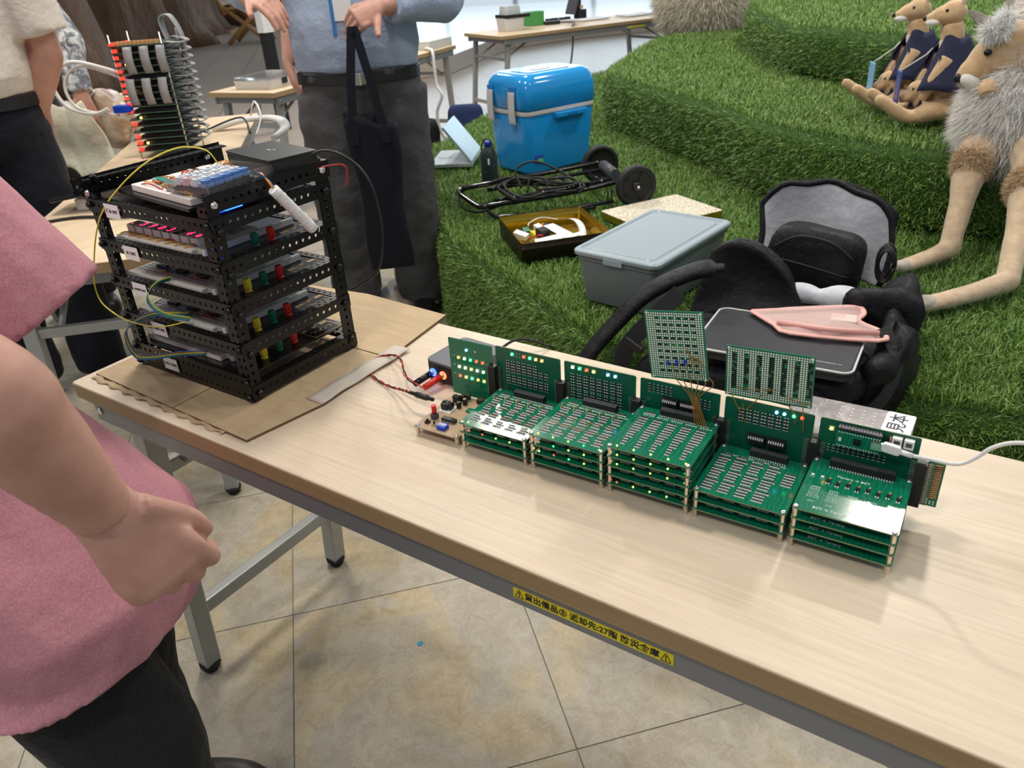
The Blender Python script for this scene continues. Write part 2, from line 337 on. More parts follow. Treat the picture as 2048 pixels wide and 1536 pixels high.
def blade_mesh(name, parts, m, parent):
    Vv = np.concatenate([p[0] for p in parts]); off = 0; L = []; nb = sum(p[2] for p in parts)
    for p in parts: L.append(p[1]+off); off += len(p[0])
    L = np.concatenate(L); me = bpy.data.meshes.new(name); me.vertices.add(len(Vv)); me.vertices.foreach_set('co', Vv.astype(np.float32).reshape(-1))
    me.loops.add(len(L)); me.loops.foreach_set('vertex_index', L.astype(np.int32)); me.polygons.add(2*nb)
    st = (np.arange(nb)[:, None]*7+np.array([[0, 4]])).reshape(-1); me.polygons.foreach_set('loop_start', st.astype(np.int32))
    me.update(calc_edges=True); a = me.attributes.new('Col', 'FLOAT_COLOR', 'POINT'); cc = np.concatenate([p[3] for p in parts]); a.data.foreach_set('color', np.concatenate([cc, np.ones((len(cc), 1))], 1).astype(np.float32).reshape(-1))
    return stuff(link(name, me, m, parent))
def gcol(k):
    base = np.array([[.125, .235, .035], [.19, .31, .060], [.080, .175, .026], [.30, .40, .13], [.15, .28, .045]]); w_ = R_.choice(5, k, p=[.3, .25, .2, .08, .17])
    return base[w_]*R_.uniform(.75, 1.25, (k, 1))
def tier(pts, z0, z1, upper, label, dens):
    P = closed(pts); mb = MB(); r = .055
    area2 = sum(P[i-1].x*P[i].y-P[i].x*P[i-1].y for i in range(len(P)))
    sg = 1 if area2 > 0 else -1
    rings = [[V(p.x, p.y, z0) for p in inset(P, sg*.03)], [V(p.x, p.y, z0+.05) for p in P]]
    for a in (0, .25, .5, .75, 1): rings.append([V(p.x, p.y, z1-r+r*math.sin(a*PI/2)) for p in inset(P, sg*r*(1-math.cos(a*PI/2)))])
    mb.loft(rings, True, True); mb.v = [(x, y, z-.012) if z > z0+.06 else (x, y, z) for x, y, z in mb.v]
    o = struct(mb.build('turf_tier', 'turf_backing')); o['label'] = label
    # top blades
    xs = [p.x for p in P]; ys = [p.y for p in P]; A_ = (max(xs)-min(xs))*(max(ys)-min(ys)); k = int(A_*dens)
    px = R_.uniform(min(xs), max(xs), k); py = R_.uniform(min(ys), max(ys), k); Pin = inset(P, sg*.02)
    ok = inpoly(px, py, Pin)
    if upper is not None: ok &= ~inpoly(px, py, inset(closed(upper), .06))
    Q = np.stack([px, py, np.full(k, z1-.012)], 1); d = np.linalg.norm(Q-CAMN, axis=1); ok &= R_.uniform(0, 1, k) < np.clip((2.0/d)**1.25, 0, 1); ok &= seen(Q); Q = Q[ok]
    Nn = np.tile([[0, 0, 1.]], (len(Q), 1)); out = [blades(Q, Nn, .028, .0012, (.35, 1.5), gcol(len(Q)))]
    # face blades
    per = [(P[(i+1) % len(P)]-P[i]).length for i in range(len(P))]; L_ = sum(per); k = int(L_*(z1-z0)*dens*1.15); seg = R_.choice(len(P), k, p=np.array(per)/L_); t = R_.uniform(0, 1, k)
    PA = np.array([[p.x, p.y] for p in P]); PB = np.roll(PA, -1, 0); xy = PA[seg]*(1-t[:, None])+PB[seg]*t[:, None]; tg = PB[seg]-PA[seg]; tg /= np.linalg.norm(tg, axis=1)[:, None]; nn = np.stack([tg[:, 1], -tg[:, 0]], 1)*sg
    hh = R_.uniform(0, 1, k)**.85*(z1-z0); ang = np.clip((hh-(z1-z0-r))/r, 0, 1)*PI/2; ins = r*(1-np.cos(ang)); Q = np.stack([xy[:, 0]-nn[:, 0]*(ins+.004), xy[:, 1]-nn[:, 1]*(ins+.004), z0+hh-.01], 1)
    N3 = np.stack([nn[:, 0]*np.cos(ang), nn[:, 1]*np.cos(ang), np.sin(ang)*1.0+.12], 1); N3 /= np.linalg.norm(N3, axis=1)[:, None]
    d = np.linalg.norm(Q-CAMN, axis=1); ok = (R_.uniform(0, 1, k) < np.clip((2.0/d)**1.25, 0, 1)) & seen(Q) & ((N3*(CAMN-Q)).sum(1) > -.3); Q = Q[ok]; N3 = N3[ok]
    out.append(blades(Q, N3, .028, .0012, (.4, 1.6), gcol(len(Q))))
    blade_mesh('grass', out, 'grass_blade', o); return o
tier(T1, 0, .38, T2, 'lowest green artificial turf tier, behind the table', 46000)
tier(T2, .38, .66, T3, 'middle green artificial turf tier under the kangaroos', 40000)
tier(T3, .66, .89, None, 'top green artificial turf tier at upper right', 32000)

# ------------------------------------------------------------------ tables
mat('label_yellow2', (.78, .64, .02), .5)
def folding_table(label, loc, rz, L, D, H, topm, group=None, splay=.07, legs=((1, 0), (1, 1), (0, 0), (0, 1)), foldbar=True, edge='edge_wood'):
    t = thing('folding_table', label, 'table', (*loc, 0), rz, group)
    top = MB().prism([(x+L/2, y+D/2) for x, y in rrect(L, D, .006, 3)], H-.022, H).build('tabletop', topm, t, bevel=.0015)
    MB().prism([(x+L/2, y+D/2) for x, y in rrect(L+.0016, D+.0016, .007, 3)], H-.0255, H-.0018).build('edge_band', edge, top)
    for y in (.008, D-.008-.018):
        MB().b2((.03, y, H-.067), (L-.03, y+.018, H-.026)).build('rail', 'steel_paint', t, bevel=.003)
    MB().b2((.03, .03, H-.06), (.05, D-.03, H-.026)).build('end_rail', 'steel_paint', t, bevel=.003)
    MB().b2((L-.05, .03, H-.06), (L-.03, D-.03, H-.026)).build('end_rail', 'steel_paint', t, bevel=.003)
    for e in (0, 1):
        sx = lambda x: x if e == 0 else L-x
        for y in (.05, D-.036):
            tp = V(sx(.088), y, H-.06); ft = V(sx(.022), y, .022); a = .0175
            mb = MB(); rr = [[V(c.x+dx, c.y+dy, c.z) for dx, dy in ((-a, -a), (a, -a), (a, a), (-a, a))] for c in (ft, tp)]
            mb.loft(rr, False); lg = mb.build('leg', 'steel_leg', t, bevel=.003)
            MB().lathe([(.014, .0), (.0175, .004), (.0175, .014), (.022, .0145), (.022, .024)], (ft.x, ft.y, 0), 14).build('foot', 'black_rubber', lg)
        k = (.17-.022)/(H-.082); xx = sx(.022+(.088-.022)*k)
        MB().b2((xx-.012, .05, .155), (xx+.012, D-.036, .185)).build('crossbar', 'steel_leg', t, bevel=.003)
        k = (.52-.022)/(H-.082); xx = sx(.022+.066*k)
        MB().b2((xx-.010, .05, .505), (xx+.010, D-.036, .53)).build('crossbar', 'steel_leg', t, bevel=.003)
        for y in (.10, D-.10):
            MB().tube([(xx, y, .517), (sx(.34), y, H-.045)], .009, 6).build('brace', 'steel_leg', t)
        for y, s_ in ((.008, -1), (D-.008, 1)):
            MB().lathe([(.006, 0), (.006, .002), (.004, .0035), (.001, .004)], (sx(.047), y, H-.045), 12, (0, s_, 0)).build('bolt', 'chrome', t)
    return t
tb = folding_table('long wood topped folding table in the foreground carrying the rack and green boards', (0, 0), 0, 1.8, .45, .70, 'table_wood')
lab = MB().box((.945, .0075, .6515), (.187, .001, .0135)).build('warning_label', 'yellow_label', tb)
lab['label'] = 'yellow strip label with black Japanese lettering'
text('lettering', '⚠貸出備品⑤ 返却先:27階 防災倉庫⚠', .0108, 'ink', lab, (.945, .0068, .6515), (PI/2, 0, 0), .99, .0002)
# table at back left, running away
u45 = math.atan2(.707, -.707)
folding_table('wood topped folding table behind the black rack carrying the tower', (-.39+.0, .50), u45, 1.98, .455, .70, 'far_table_wood')
t3 = folding_table('wood topped folding table behind the standing man in blue', (-2.21, 2.36), math.atan2(.98, -.17), 2.07, .45, .70, 'far_table_wood')
t5 = folding_table('far wood topped folding table beyond the blue cooler', (-2.53, 4.94), math.atan2(1.42, .67), 1.8, .62, .70, 'far_table_wood')
l5 = MB().box((1.35, .0075, .6515), (.2, .001, .0135)).build('warning_label', 'yellow_label', t5)
# ------------------------------------------------------------------ far surroundings
mat('platform_wood', (.50, .42, .34), .4); mat('platform_top', (.66, .67, .68), .18); mat('window_glow', (.8, .9, 1), .5, emit=(.78, .92, 1.0), es=.95)
pf = [(-5.5, 6.9), (-5.18, 7.6), (-5.7, 9.2), (-5.93, 10.2), (-5.4, 11.6), (-4.4, 12.8), (-2.5, 14), (-2, 22), (-18, 22), (-13, 15), (-7.4, 9.0)]
pfm = MB().prism(pf, 0, .20).build('raised_platform', 'platform_top'); struct(pfm); pfm['label'] = 'low pale curved platform at the far windows'
k_ = MB()
for a, bb in zip(pf[:7], pf[1:8]):
    d = (V(*bb, 0)-V(*a, 0)); nn = V(d.y, -d.x, 0).normalized()*.012; q = [V(*a, 0)+nn, V(*bb, 0)+nn, V(*bb, 0)-nn*.2, V(*a, 0)-nn*.2]
    k_.prism([(p.x, p.y) for p in q], .001, .197)
k_.build('riser', 'platform_wood', pfm)
wn = struct(MB().b2((-24, 24, .1), (10, 24.1, 6)).build('window_1', 'window_glow'))
fr = MB()
for x in range(-24, 11, 3): fr.b2((x-.06, 23.9, .1), (x+.06, 24.0, 6))
fr.build('window_frame', 'steel_paint', wn)
noisy('bark', [(.25, (.06, .028, .013)), (.5, (.14, .072, .036)), (.75, (.25, .15, .09))], 2.2, .55, .9, 3.5, .12, (1, 1, .35), 6, spec=.4)
def trunk(x, y, r, h, seed, label):
    mb = MB(); rg = []
    for j in range(13):
        z = h*j/12; q = []
        for i in range(28):
            a = 2*PI*i/28; rr = r*(1.12-.25*j/12+.35*math.exp(-j*.9))*(1+.22*math.sin(a*3+seed)+.14*math.sin(a*7+seed*2+j*.25))*(1+.18*noise.noise(V(math.cos(a)*1.6+seed, math.sin(a)*1.6, z*.8)))
            q.append(V(x+rr*math.cos(a), y+rr*math.sin(a), z))
        rg.append(q)
    tag(mb.loft(rg).build('tree_trunk', 'bark'), label, 'trunk', 'brown trunks at the back wall')
trunk(-9.6, 5.1, .5, 4, 1.0, 'brown ridged giant trunk nearest the standing men'); trunk(-17.0, 11.9, 1.0, 5, 2.3, 'wide brown trunk directly above the electronics tower'); trunk(-18.2, 15.9, 1.05, 5, 4.1, 'brown trunk beside the wooden chair'); trunk(-10.4, 3.0, .55, 4, 5.2, 'dark brown trunk behind the beige shirted man'); trunk(-14.2, 9.0, 1.0, 5, 3.1, 'brown trunk standing in the gap between two trunks')
noisy('wall_brown', [(.3, (.055, .035, .024)), (.7, (.12, .08, .06))], 1.2, .6, .6, 3, .1)
struct(MB().b2((-26, -3, 0), (-22, 22, 6)).build('wall_left', 'wall_brown'))
# ------------------------------------------------------------------ cardboard under the rack
noisy('cardboard', [(.3, (.44, .32, .19)), (.7, (.52, .39, .24))], 14, .75, .15, 120, .0008, (1, 6, 1)); mat('card_edge', (.16, .10, .055), .9); mat('paper_tape', (.55, .49, .42), .7)
cb_ = thing('cardboard_sheet', 'flattened tan corrugated cardboard lying under the black rack', 'cardboard', (.2, .2, .7))
for k, (poly, z) in enumerate([([(.018, .034), (.235, .026), (.236, .30), (.02, .30)], .7036), ([(.237, .026), (.409, .020), (.432, .145), (.42, .30), (.238, .30)], .7036), ([(.02, .302), (.42, .302), (.399, .477), (.197, .489), (.03, .47)], .7040)]):
    f = MB().prism(poly, .7002, z).build('panel', 'card_edge', cb_, True); MB().prism([(x*.998+.0004, y*.998+.0004) for x, y in poly], z, z+.0006).build('liner', 'cardboard', f, True)
MB().sheet(lambda u, v: (.397+.034*u+.0012*math.sin(v*19), .14+.20*v, .7052+.0006*math.sin(v*23+u*4)), 3, 22, .0005).build('tape', 'paper_tape', cb_, True)
MB().sheet(lambda u, v: (.022+.34*u, .0335-.012*v-.006*u+.003*math.sin(u*60), .7012+.0012*math.sin(u*45+v)), 40, 2, .001).build('torn_flap', 'cardboard', cb_, True)
# ------------------------------------------------------------------ perforated black rack
RX0, RX1, RY0, RY1 = .055, .338, .094, .308; Z0 = .705
LV = {'B': .973, 'C': .912, 'D': .853, 'E': .791, 'F': .728}
rk = thing('perforated_rack', 'black perforated steel rack with five decks standing on the cardboard', 'rack', (RX0, RY0, Z0))
def angle_post(x, y, sx, sy, z0, z1, w=.02):
    mb = perf(z1-z0, w, .0016, .0125, .0027); mb.xf(Matrix(((0, 0, sx, x), (0, sy, 0, y), (1, 0, 0, z0), (0, 0, 0, 1))))
    k = len(mb.v); m2 = perf(z1-z0, w, .0016, .0125, .0027); m2.xf(Matrix(((0, sx, 0, x), (0, 0, sy, y), (1, 0, 0, z0), (0, 0, 0, 1)))); mb.add(m2.v, m2.f)
    return mb.build('post', 'black_paint', rk, True)
angle_post(RX0, RY0, 1, 1, Z0, 1.004); angle_post(RX1, RY0, -1, 1, Z0, .998); angle_post(RX1+.004, RY1, -1, -1, Z0, 1.012, .024); angle_post(RX0, RY1, 1, -1, Z0, 1.004)
def bar(p0, p1, h, z, flange, rows=1, name='bar', nrm=(0, -1)):
    p0, p1 = V(*p0, 0), V(*p1, 0); d = (p1-p0); L = d.length; d.normalize(); nn = V(d.y, -d.x, 0)
    mb = perf(L, h, .0016, .0125, .0028, rows); mb.xf(Matrix(((d.x, -nn.x, 0, p0.x+nn.x*.002), (d.y, -nn.y, 0, p0.y+nn.y*.002), (0, 0, 1, z-h/2), (0, 0, 0, 1))))
    if flange:
        k = perf(L, flange, .0014, .0125, .0024); k.xf(Matrix(((d.x, 0, -nn.x, p0.x), (d.y, 0, -nn.y, p0.y), (0, -1, 0, z+h/2), (0, 0, 0, 1)))); mb.add(k.v, k.f)
    return mb.build(name, 'black_paint', rk, True)
for k, z in LV.items():
    bar((RX0-.004, RY0), (RX1+.004, RY0), .018 if k != 'F' else .040, z if k != 'F' else .7265, .012 if k != 'F' else 0, 2 if k == 'F' else 1, 'front_bar')
    bar((RX1, RY0), (RX1+.004, RY1), .021, z-.002 if k != 'F' else .720, .014, 1, 'side_bar')
    bar((RX1, RY1), (RX0, RY1), .018, z-.006 if k != 'F' else .720, .012, 1, 'rear_bar')
    bar((RX0, RY1), (RX0, RY0), .014, z-.006 if k != 'F' else .720, 0, 1, 'side_bar')
bar((RX1, RY0), (RX1+.004, RY1+.004), .024, 1.000, .016, 1, 'top_bar'); bar((RX0+.016, RY1+.024), (RX0+.0, RY0-.006), .026, .998, .018, 1, 'top_bar'); 
mb = perf(.262, .024, .0016, .0125, .0028); mb.xf(Matrix(((0, 1, 0, RX0+.004), (1, 0, 0, RY0-.02), (0, 0, 1, .990), (0, 0, 0, 1)))); mb.build('top_bar', 'black_paint', rk, True)
bolt = MB().lathe([(.0054, 0), (.0054, .0012), (.0042, .0016), (.0042, .0036), (.0026, .0046), (.0012, .0040), (.0005, .0038)], (0, 0, 0), 12).mesh('bolt'); bolt.materials.append(M('black_paint'))
boltc = bolt.copy(); boltc.materials.clear(); boltc.materials.append(M('chrome'))
def putbolt(p, axis, me=bolt):
    o = inst(me, 'bolt', rk); o.rotation_euler = Vector(axis).to_track_quat('Z', 'Y').to_euler(); o.matrix_parent_inverse = pmat(rk).inverted(); o.location = p
for k, z in LV.items():
    for x in (RX0+.004, RX1-.002): putbolt((x, RY0-.003, z if k != 'F' else .738), (0, -1, 0))
    putbolt((RX1+.003, RY0+.012, z-.012), (1, 0, 0)); putbolt((RX1+.007, RY1-.012, z-.004), (1, 0, 0)); putbolt((RX0-.002, RY0+.01, z-.006), (-1, 0, 0))
putbolt((RX0+.004, RY0-.003, .713), (0, -1, 0)); putbolt((RX1-.004, RY0-.003, .713), (0, -1, 0))
putbolt((RX1+.003, RY0+.012, .998), (1, 0, 0), boltc); putbolt((RX1+.007, RY1-.012, 1.0), (1, 0, 0), boltc); putbolt((RX0+.012, RY0-.004, .992), (0, -1, 0), boltc); putbolt((RX0+.018, RY1-.01, .998), (1, -.3, 0), boltc); putbolt((RX1-.006, RY1-.006, 1.013), (0, 0, 1)); putbolt((RX0+.012, RY0+.01, 1.012), (0, 0, 1))
for k, (txt, x) in {'B': ('ﾊﾟﾈﾙ UNIT', .118), 'C': ('I/O UNIT', .135), 'D': ('ADDRESS UNIT', .128), 'E': ('MAIN UNIT', .148), 'F': ('DATA UNIT', .150)}.items():
    z = LV[k]-.004 if k != 'F' else .7265
    tg = MB().box((x, RY0-.0042, z), (.036, .0006, .021), rotm(0, .0, 0)).build('paper_label', 'paper', rk, True)
    t_ = text('lettering', txt, .0072 if len(txt) < 10 else .005, 'ink', tg, (0, 0, 0), (PI/2, 0, 0), .85); t_.matrix_parent_inverse = pmat(rk).inverted(); t_.location = (x, RY0-.0047, z); t_.parent = tg
# ------------------------------------------------------------------ breadboard decks
noisy('plate_black', [(.3, (.008, .008, .009)), (.7, (.013, .013, .014))], 8, .16, 0)
noisy('breadboard_grey', [(.35, (.56, .56, .53)), (.6, (.72, .72, .69))], 900, .5, 0, detail=1)
def wire_arch(a, b_, h, r, n=6):
    a, b_ = Vector(a), Vector(b_); return MB().tube([a.lerp(b_, t/n)+V(0, 0, h*math.sin(PI*t/n)**.6) for t in range(n+1)], r, 5)
def breadboard(parent, x0, y0, z, L, Wd, seed, dense=10, mat_='breadboard_white', h=.009):
    r = random.Random(seed); bd = MB().prism([(x0+a, y0+c) for a, c in [(0, 0), (L, 0), (L, Wd*.18), (L+.006, Wd*.22), (L+.006, Wd*.34), (L, Wd*.38), (L, Wd), (0, Wd)]], z, z+h).build('breadboard', mat_, parent, bevel=.001)
    for yy in (.30, .44, .58, .70):   # pinhole rows are grooves
        MB().b2((x0+.006, y0+Wd*yy-.0006, z+h), (x0+L-.006, y0+Wd*yy+.0006, z+h+.0003)).build('pin_row', 'dark_grey_plastic', bd)
    cols = ['red_wire', 'orange_wire', 'yellow_wire', 'blue_wire', 'green_wire', 'black_wire', 'brown_wire']
    for k in range(dense):
        a = (x0+r.uniform(.01, L-.02), y0+r.uniform(.12, .85)*Wd, z+h); L2 = r.uniform(.01, .04); th = r.choice([0, 0, PI/2, .3]); b2 = (min(a[0]+L2*math.cos(th), x0+L-.004), a[1]+min(L2*math.sin(th), y0+Wd-.004-a[1]), z+h)
        wire_arch(a, b2, r.uniform(.002, .005), .0007).build('jumper_wire', r.choice(cols), bd)
    for k in range(3):
        x = x0+L*(.18+.27*k); ic = MB().b2((x, y0+Wd*.52, z+h), (x+.024, y0+Wd*.66, z+h+.005)).build('chip', 'black_plastic', bd, bevel=.0006)
    return bd
postm = {}
for c in ('red', 'green', 'yellow'):
    mb = MB().lathe([(.0055, 0), (.0055, .003), (.0045, .0035), (.0045, .006), (.0052, .0065)], (0, 0, 0), 14)
    rg = []
    for z in (.0065, .0195, .021): rg.append([V((.0052+.0007*(i % 2) if z < .02 else .0046)*math.cos(i*PI/12), (.0052+.0007*(i % 2) if z < .02 else .0046)*math.sin(i*PI/12), z) for i in range(24)])
    mb.loft(rg, False); me = mb.mesh('binding_post'); me.materials.append(M(c+'_plastic')); postm[c] = me
decks = [('B', 'topmost', 0), ('C', 'second highest', 1), ('D', 'third', 2), ('E', 'fourth', 3), ('F', 'lowest', 4)]
mat('led_blue_glow', (.02, .1, 1), .3, emit=(.02, .12, 1), es=6); mat('seg_red', (.8, .02, .1), .3, emit=(1, .03, .16), es=1.6)
desc = {'B': 'topmost breadboard deck in the rack with dark wiring', 'C': 'breadboard deck with glowing red number displays', 'D': 'breadboard deck behind the folded address label', 'E': 'breadboard deck above the main unit label', 'F': 'lowest breadboard deck in the rack, above the data unit label'}
for k, nm, i in decks:
    zt = (LV[k]-.0115 if k != 'F' else .7335)+.011; z = zt
    # the plate rests on the side bar flanges
    u = thing('breadboard_deck', desc[k], 'breadboard', (RX0+.004, RY0+.004, z), 0, 'breadboard decks in the black rack')
    Lx, Ly = RX1-RX0-.010, RY1-RY0-.010
    MB().prism([(x+Lx/2, y+Ly/2) for x, y in rrect(Lx, Ly, .004, 3)], 0, .0022).build('base_plate', 'plate_black', u)
    if k != 'B':
        bd = breadboard(u, .012, .012, .0025, .185, .056, i+3, 16, 'breadboard_white' if k == 'C' else 'breadboard_grey'); breadboard(u, .012, .075, .0025, .185, .056, i+23, 8, 'breadboard_grey')
        MB().b2((.208, .02, .0025), (.216, .185, .012)).build('bus_strip', 'breadboard_white', u, bevel=.001)
        for c, yy in (('yellow', .052), ('green', .082), ('red', .112)):
            if k == 'C' and c == 'yellow': continue
            inst(postm[c], 'binding_post', u, (.250, yy, .0022))
        g = MB().b2((.230, .140, .0023), (.269, .196, .0026)).build('name_plate', 'gold_print', u); MB().b2((.238, .142, .0026), (.267, .194, .0028)).build('name_panel', 'black_gloss', g)
        text('lettering', 'E-CALL', .013, 'gold_print', g, (.253, .168, .0030), (0, 0, -PI/2)); text('lettering', 'EIC-104', .008, 'ink', g, (.234, .168, .0028), (0, 0, -PI/2))
    else:
        breadboard(u, .05, .10, .0025, .165, .056, 44, 14, 'breadboard_grey')
        MB().b2((.02, .15, .0025), (.13, .19, .006)).build('paper_strip', 'paper', u)
        lb = MB().b2((.225, .05, .0025), (.25, .075, .006)).build('display', 'led_blue_glow', u)
    if k == 'C':
        for q in range(8):
            x = .016+q*.0225; dgt = MB().b2((x, .030, .0115), (x+.017, .052, .0225)).build('digit_display', 'breadboard_white', u, bevel=.0006)
            MB().b2((x+.0012, .0312, .0225), (x+.0158, .0508, .0229)).build('face', 'black_gloss', dgt)
            if q not in (5,):
                text('lettering', ' 3903 46'[q] if q else '.', .021, 'seg_red', dgt, (x+.0085, .041, .0231), (0, 0, 0), .9, .0004)
            for c, d in (('yellow_wire', 0), ('orange_wire', .004)): wire_arch((x+.002+d, .014, .0115), (x+.010+d, .027, .0115), .003, .0008).build('jumper_wire', c, u)
        for q in range(2): MB().ball((.236+.006*q, .03+.008*q, .0045), .0028, 8, 6).build('led', 'led_blue_glow', u)
# ------------------------------------------------------------------ on top of the rack
TZ = 1.0135
tp = thing('breadboard', 'white breadboard crowded with jumper wires on top of the rack', 'breadboard', (.142, .112, .997), math.radians(-7))
MB().b2((-.03, -.004, -.006), (.172, .185, -.0015)).build('base_plate', 'plate_black', tp)
tz0 = -.0012
for j in range(3):
    r = random.Random(60+j); LB = (.165, .165, .075)[j]; x0, y0 = (0.0, .004+.060*j); bd = MB().b2((x0, y0, tz0), (x0+LB, y0+.058, tz0+.0095)).build('breadboard', 'breadboard_white', tp, bevel=.001)
    for q in range(42):
        a = (x0+r.uniform(.005, LB-.03), y0+r.uniform(.006, .05), tz0+.0095); L2 = r.uniform(.012, .075); ang = r.choice([0, 0, 0, .2, -.2]); 
        wire_arch(a, (min(a[0]+L2*math.cos(ang), LB-.003), a[1]+L2*math.sin(ang)*.6, tz0+.0095), r.uniform(.003, .008), .0009).build('jumper_wire', r.choice(['red_wire', 'orange_wire', 'orange_wire', 'red_wire', 'yellow_wire', 'white_cable', 'teal_wire']), bd)
    for q in range(3 if j < 2 else 1): MB().b2((x0+.02+.045*q, y0+.024, tz0+.0095), (x0+.045+.045*q, y0+.032, tz0+.0145)).build('chip', 'black_plastic', bd, bevel=.0006)
    if j == 0:
        for q in range(4): MB().tube(cr([(x0+.012, y0+.028+.002*q, tz0+.012), (x0+.05, y0+.02+.003*q, tz0+.017), (x0+.1, y0+.016+.003*q, tz0+.012)], 5), .0016, 5).build('jumper_wire', 'teal_wire', bd)
dsp = MB().b2((.03, .085, .0085), (.085, .115, .016)).build('display', 'black_gloss', tp, bevel=.001); MB().b2((.034, .089, .016), (.07, .111, .0164)).build('screen', 'white_plastic', dsp)
# keypad in clear case
kp = thing('keypad', 'small keypad with blue and clear keys in a clear tray on the rack', 'keypad', (.281, .103, 1.0085), math.radians(3))
tr = MB(); Lx, Ly, hh = .085, .115, .016
for a, b_ in (((0, 0, 0), (Lx, Ly, .0015)), ((0, 0, 0), (.0015, Ly, hh)), ((Lx-.0015, 0, 0), (Lx, Ly, hh)), ((0, 0, 0), (Lx, .0015, hh)), ((0, Ly-.0015, 0), (Lx, Ly, hh))): tr.b2((a[0]-.03, a[1], a[2]), (b_[0]-.03, b_[1], b_[2]))
tr.build('clear_tray', 'clear_plastic', kp); MB().b2((-.022, .006, .002), (.048, .085, .006)).build('circuit_board', 'black_plastic', kp)
mat('key_blue', (.10, .22, .52), .25); mat('key_clear', (.62, .66, .72), .2); mat('key_pink', (.62, .42, .45), .25)
key = MB().prism(rrect(.0145, .0145, .002, 2), 0, .005).prism(rrect(.012, .012, .002, 2), .005, .010)
for i in range(4):
    for j in range(5):
        mm = 'key_blue' if i == 3 else ('key_pink' if (i, j) == (1, 0) else 'key_clear'); kk = MB(); kk.add(key.v, key.f); kk = kk.build('key', mm, kp, bevel=.0008); kk.location = (-.0135+i*.0172, .014+j*.0158, .009)
        MB().b2((-.005, -.005, -.004), (.005, .005, .0)).build('switch', 'black_plastic', kk)
        if i < 3: text('lettering', '789A456B123C0.=E'[(i*5+j) % 16], .007, 'ink', kk, (0, 0, .0101), (0, 0, -PI/2))
# black box
bx = thing('black_box', 'matte black plastic enclosure sitting on the back of the rack top', 'box', (.274, .268, .9925), math.radians(-11))
MB().prism([(x, y) for x, y in rrect(.128, .078, .003, 2)], 0, .034).build('body', 'black_plastic', bx, bevel=.001); MB().prism(rrect(.1295, .0795, .003, 2), .034, .0375).build('lid', 'black_plastic', bx, bevel=.0008)
text('lettering', '^-^', .012, 'silk', bx, (.0, .0, .0377), (0, 0, .5))
# spiral tube
sp = thing('spiral_tube', 'frosted white spiral cable wrap hanging from the keypad', 'cable wrap', (.345, .20, 1.0))
a, b_ = V(.360, .190, 1.0), V(.368, .240, .930)
MB().tube([a.lerp(b_, t/10) for t in range(11)], .0078, 14).build('tube', 'frosted_tube', sp, True)
for t in range(6):
    p = a.lerp(b_, (t+.5)/6); d_ = (b_-a).normalized(); MB().tube([p+ (d_.cross(V(0, 0, 1)).normalized()*math.cos(q*PI/7)+d_.cross(d_.cross(V(0, 0, 1))).normalized()*math.sin(q*PI/7))*.0079+d_*.012*q/14 for q in range(15)], .0006, 4).build('coil_edge', 'white_plastic', sp, True)
for q, c in enumerate(('red_wire', 'orange_wire', 'yellow_wire', 'brown_wire', 'blue_wire')):
    MB().tube(cr([(.322, .205-.003*q, 1.016), (.340, .194-.002*q, 1.018+.001*q), (.354, .188+.001*q, 1.010), tuple(a+(b_-a)*.05+V(.001*q-.002, 0, 0))], 5), .0009, 5).build('wire', c, sp, True)
# loose wires
yw = MB().tube(cr([(.225, .215, 1.003), (.218, .205, 1.035), (.20, .195, 1.044), (.174, .18, 1.044), (.145, .15, 1.030), (.118, .118, 1.003), (.100, .087, .970), (.070, .080, .930), (.038, .078, .878), (.022, .077, .843), (.030, .075, .815), (.071, .075, .799), (.125, .072, .799), (.178, .076, .803), (.21, .10, .808)], 7), .0011, 6)
tag(yw.build('jumper_wire', 'yellow_wire'), 'long thin yellow wire looping over the left side of the rack', 'wire')
def ribbon(name, label, pts, cols, w=.0014):
    t = thing(name, label, 'wire', pts[0]); P = cr(pts, 8)
    for q, c in enumerate(cols): MB().tube([p+V(.3, .2, .5).normalized()*(q-len(cols)/2)*w*1.6 for p in P], w/1.7, 6).build('strand', c, t, True)
ribbon('ribbon_cable', 'striped ribbon wire bending from the fourth deck to the lowest deck', [(.19, .12, .812), (.14, .09, .812), (.098, .07, .79), (.088, .066, .765), (.104, .066, .742), (.14, .072, .746), (.19, .085, .757), (.225, .11, .756)], ['blue_wire', 'teal_wire', 'yellow_wire', 'brown_wire', 'blue_wire'])
ribbon('ribbon_cable', 'green and blue ribbon wire joining the third and fourth decks', [(.178, .115, .868), (.172, .092, .866), (.16, .082, .85), (.165, .08, .835), (.186, .085, .822), (.215, .105, .812)], ['blue_wire', 'teal_wire', 'green_wire', 'yellow_wire'])
bk = thing('power_cable', 'black cord curving from the black box down behind the rack', 'cord', (.36, .27, .9))
MB().tube(cr([(.33, .262, 1.018), (.355, .30, 1.028), (.395, .315, 1.01), (.42, .32, .97), (.42, .325, .90), (.395, .33, .84), (.362, .322, .815), (.346, .314, .805)], 8), .0021, 8).build('cord', 'black_wire', bk, True)
MB().tube(cr([(.33, .27, 1.0), (.352, .305, 1.005), (.365, .325, 1.0), (.36, .325, .97)], 6), .0011, 5).build('wire', 'red_wire', bk, True)
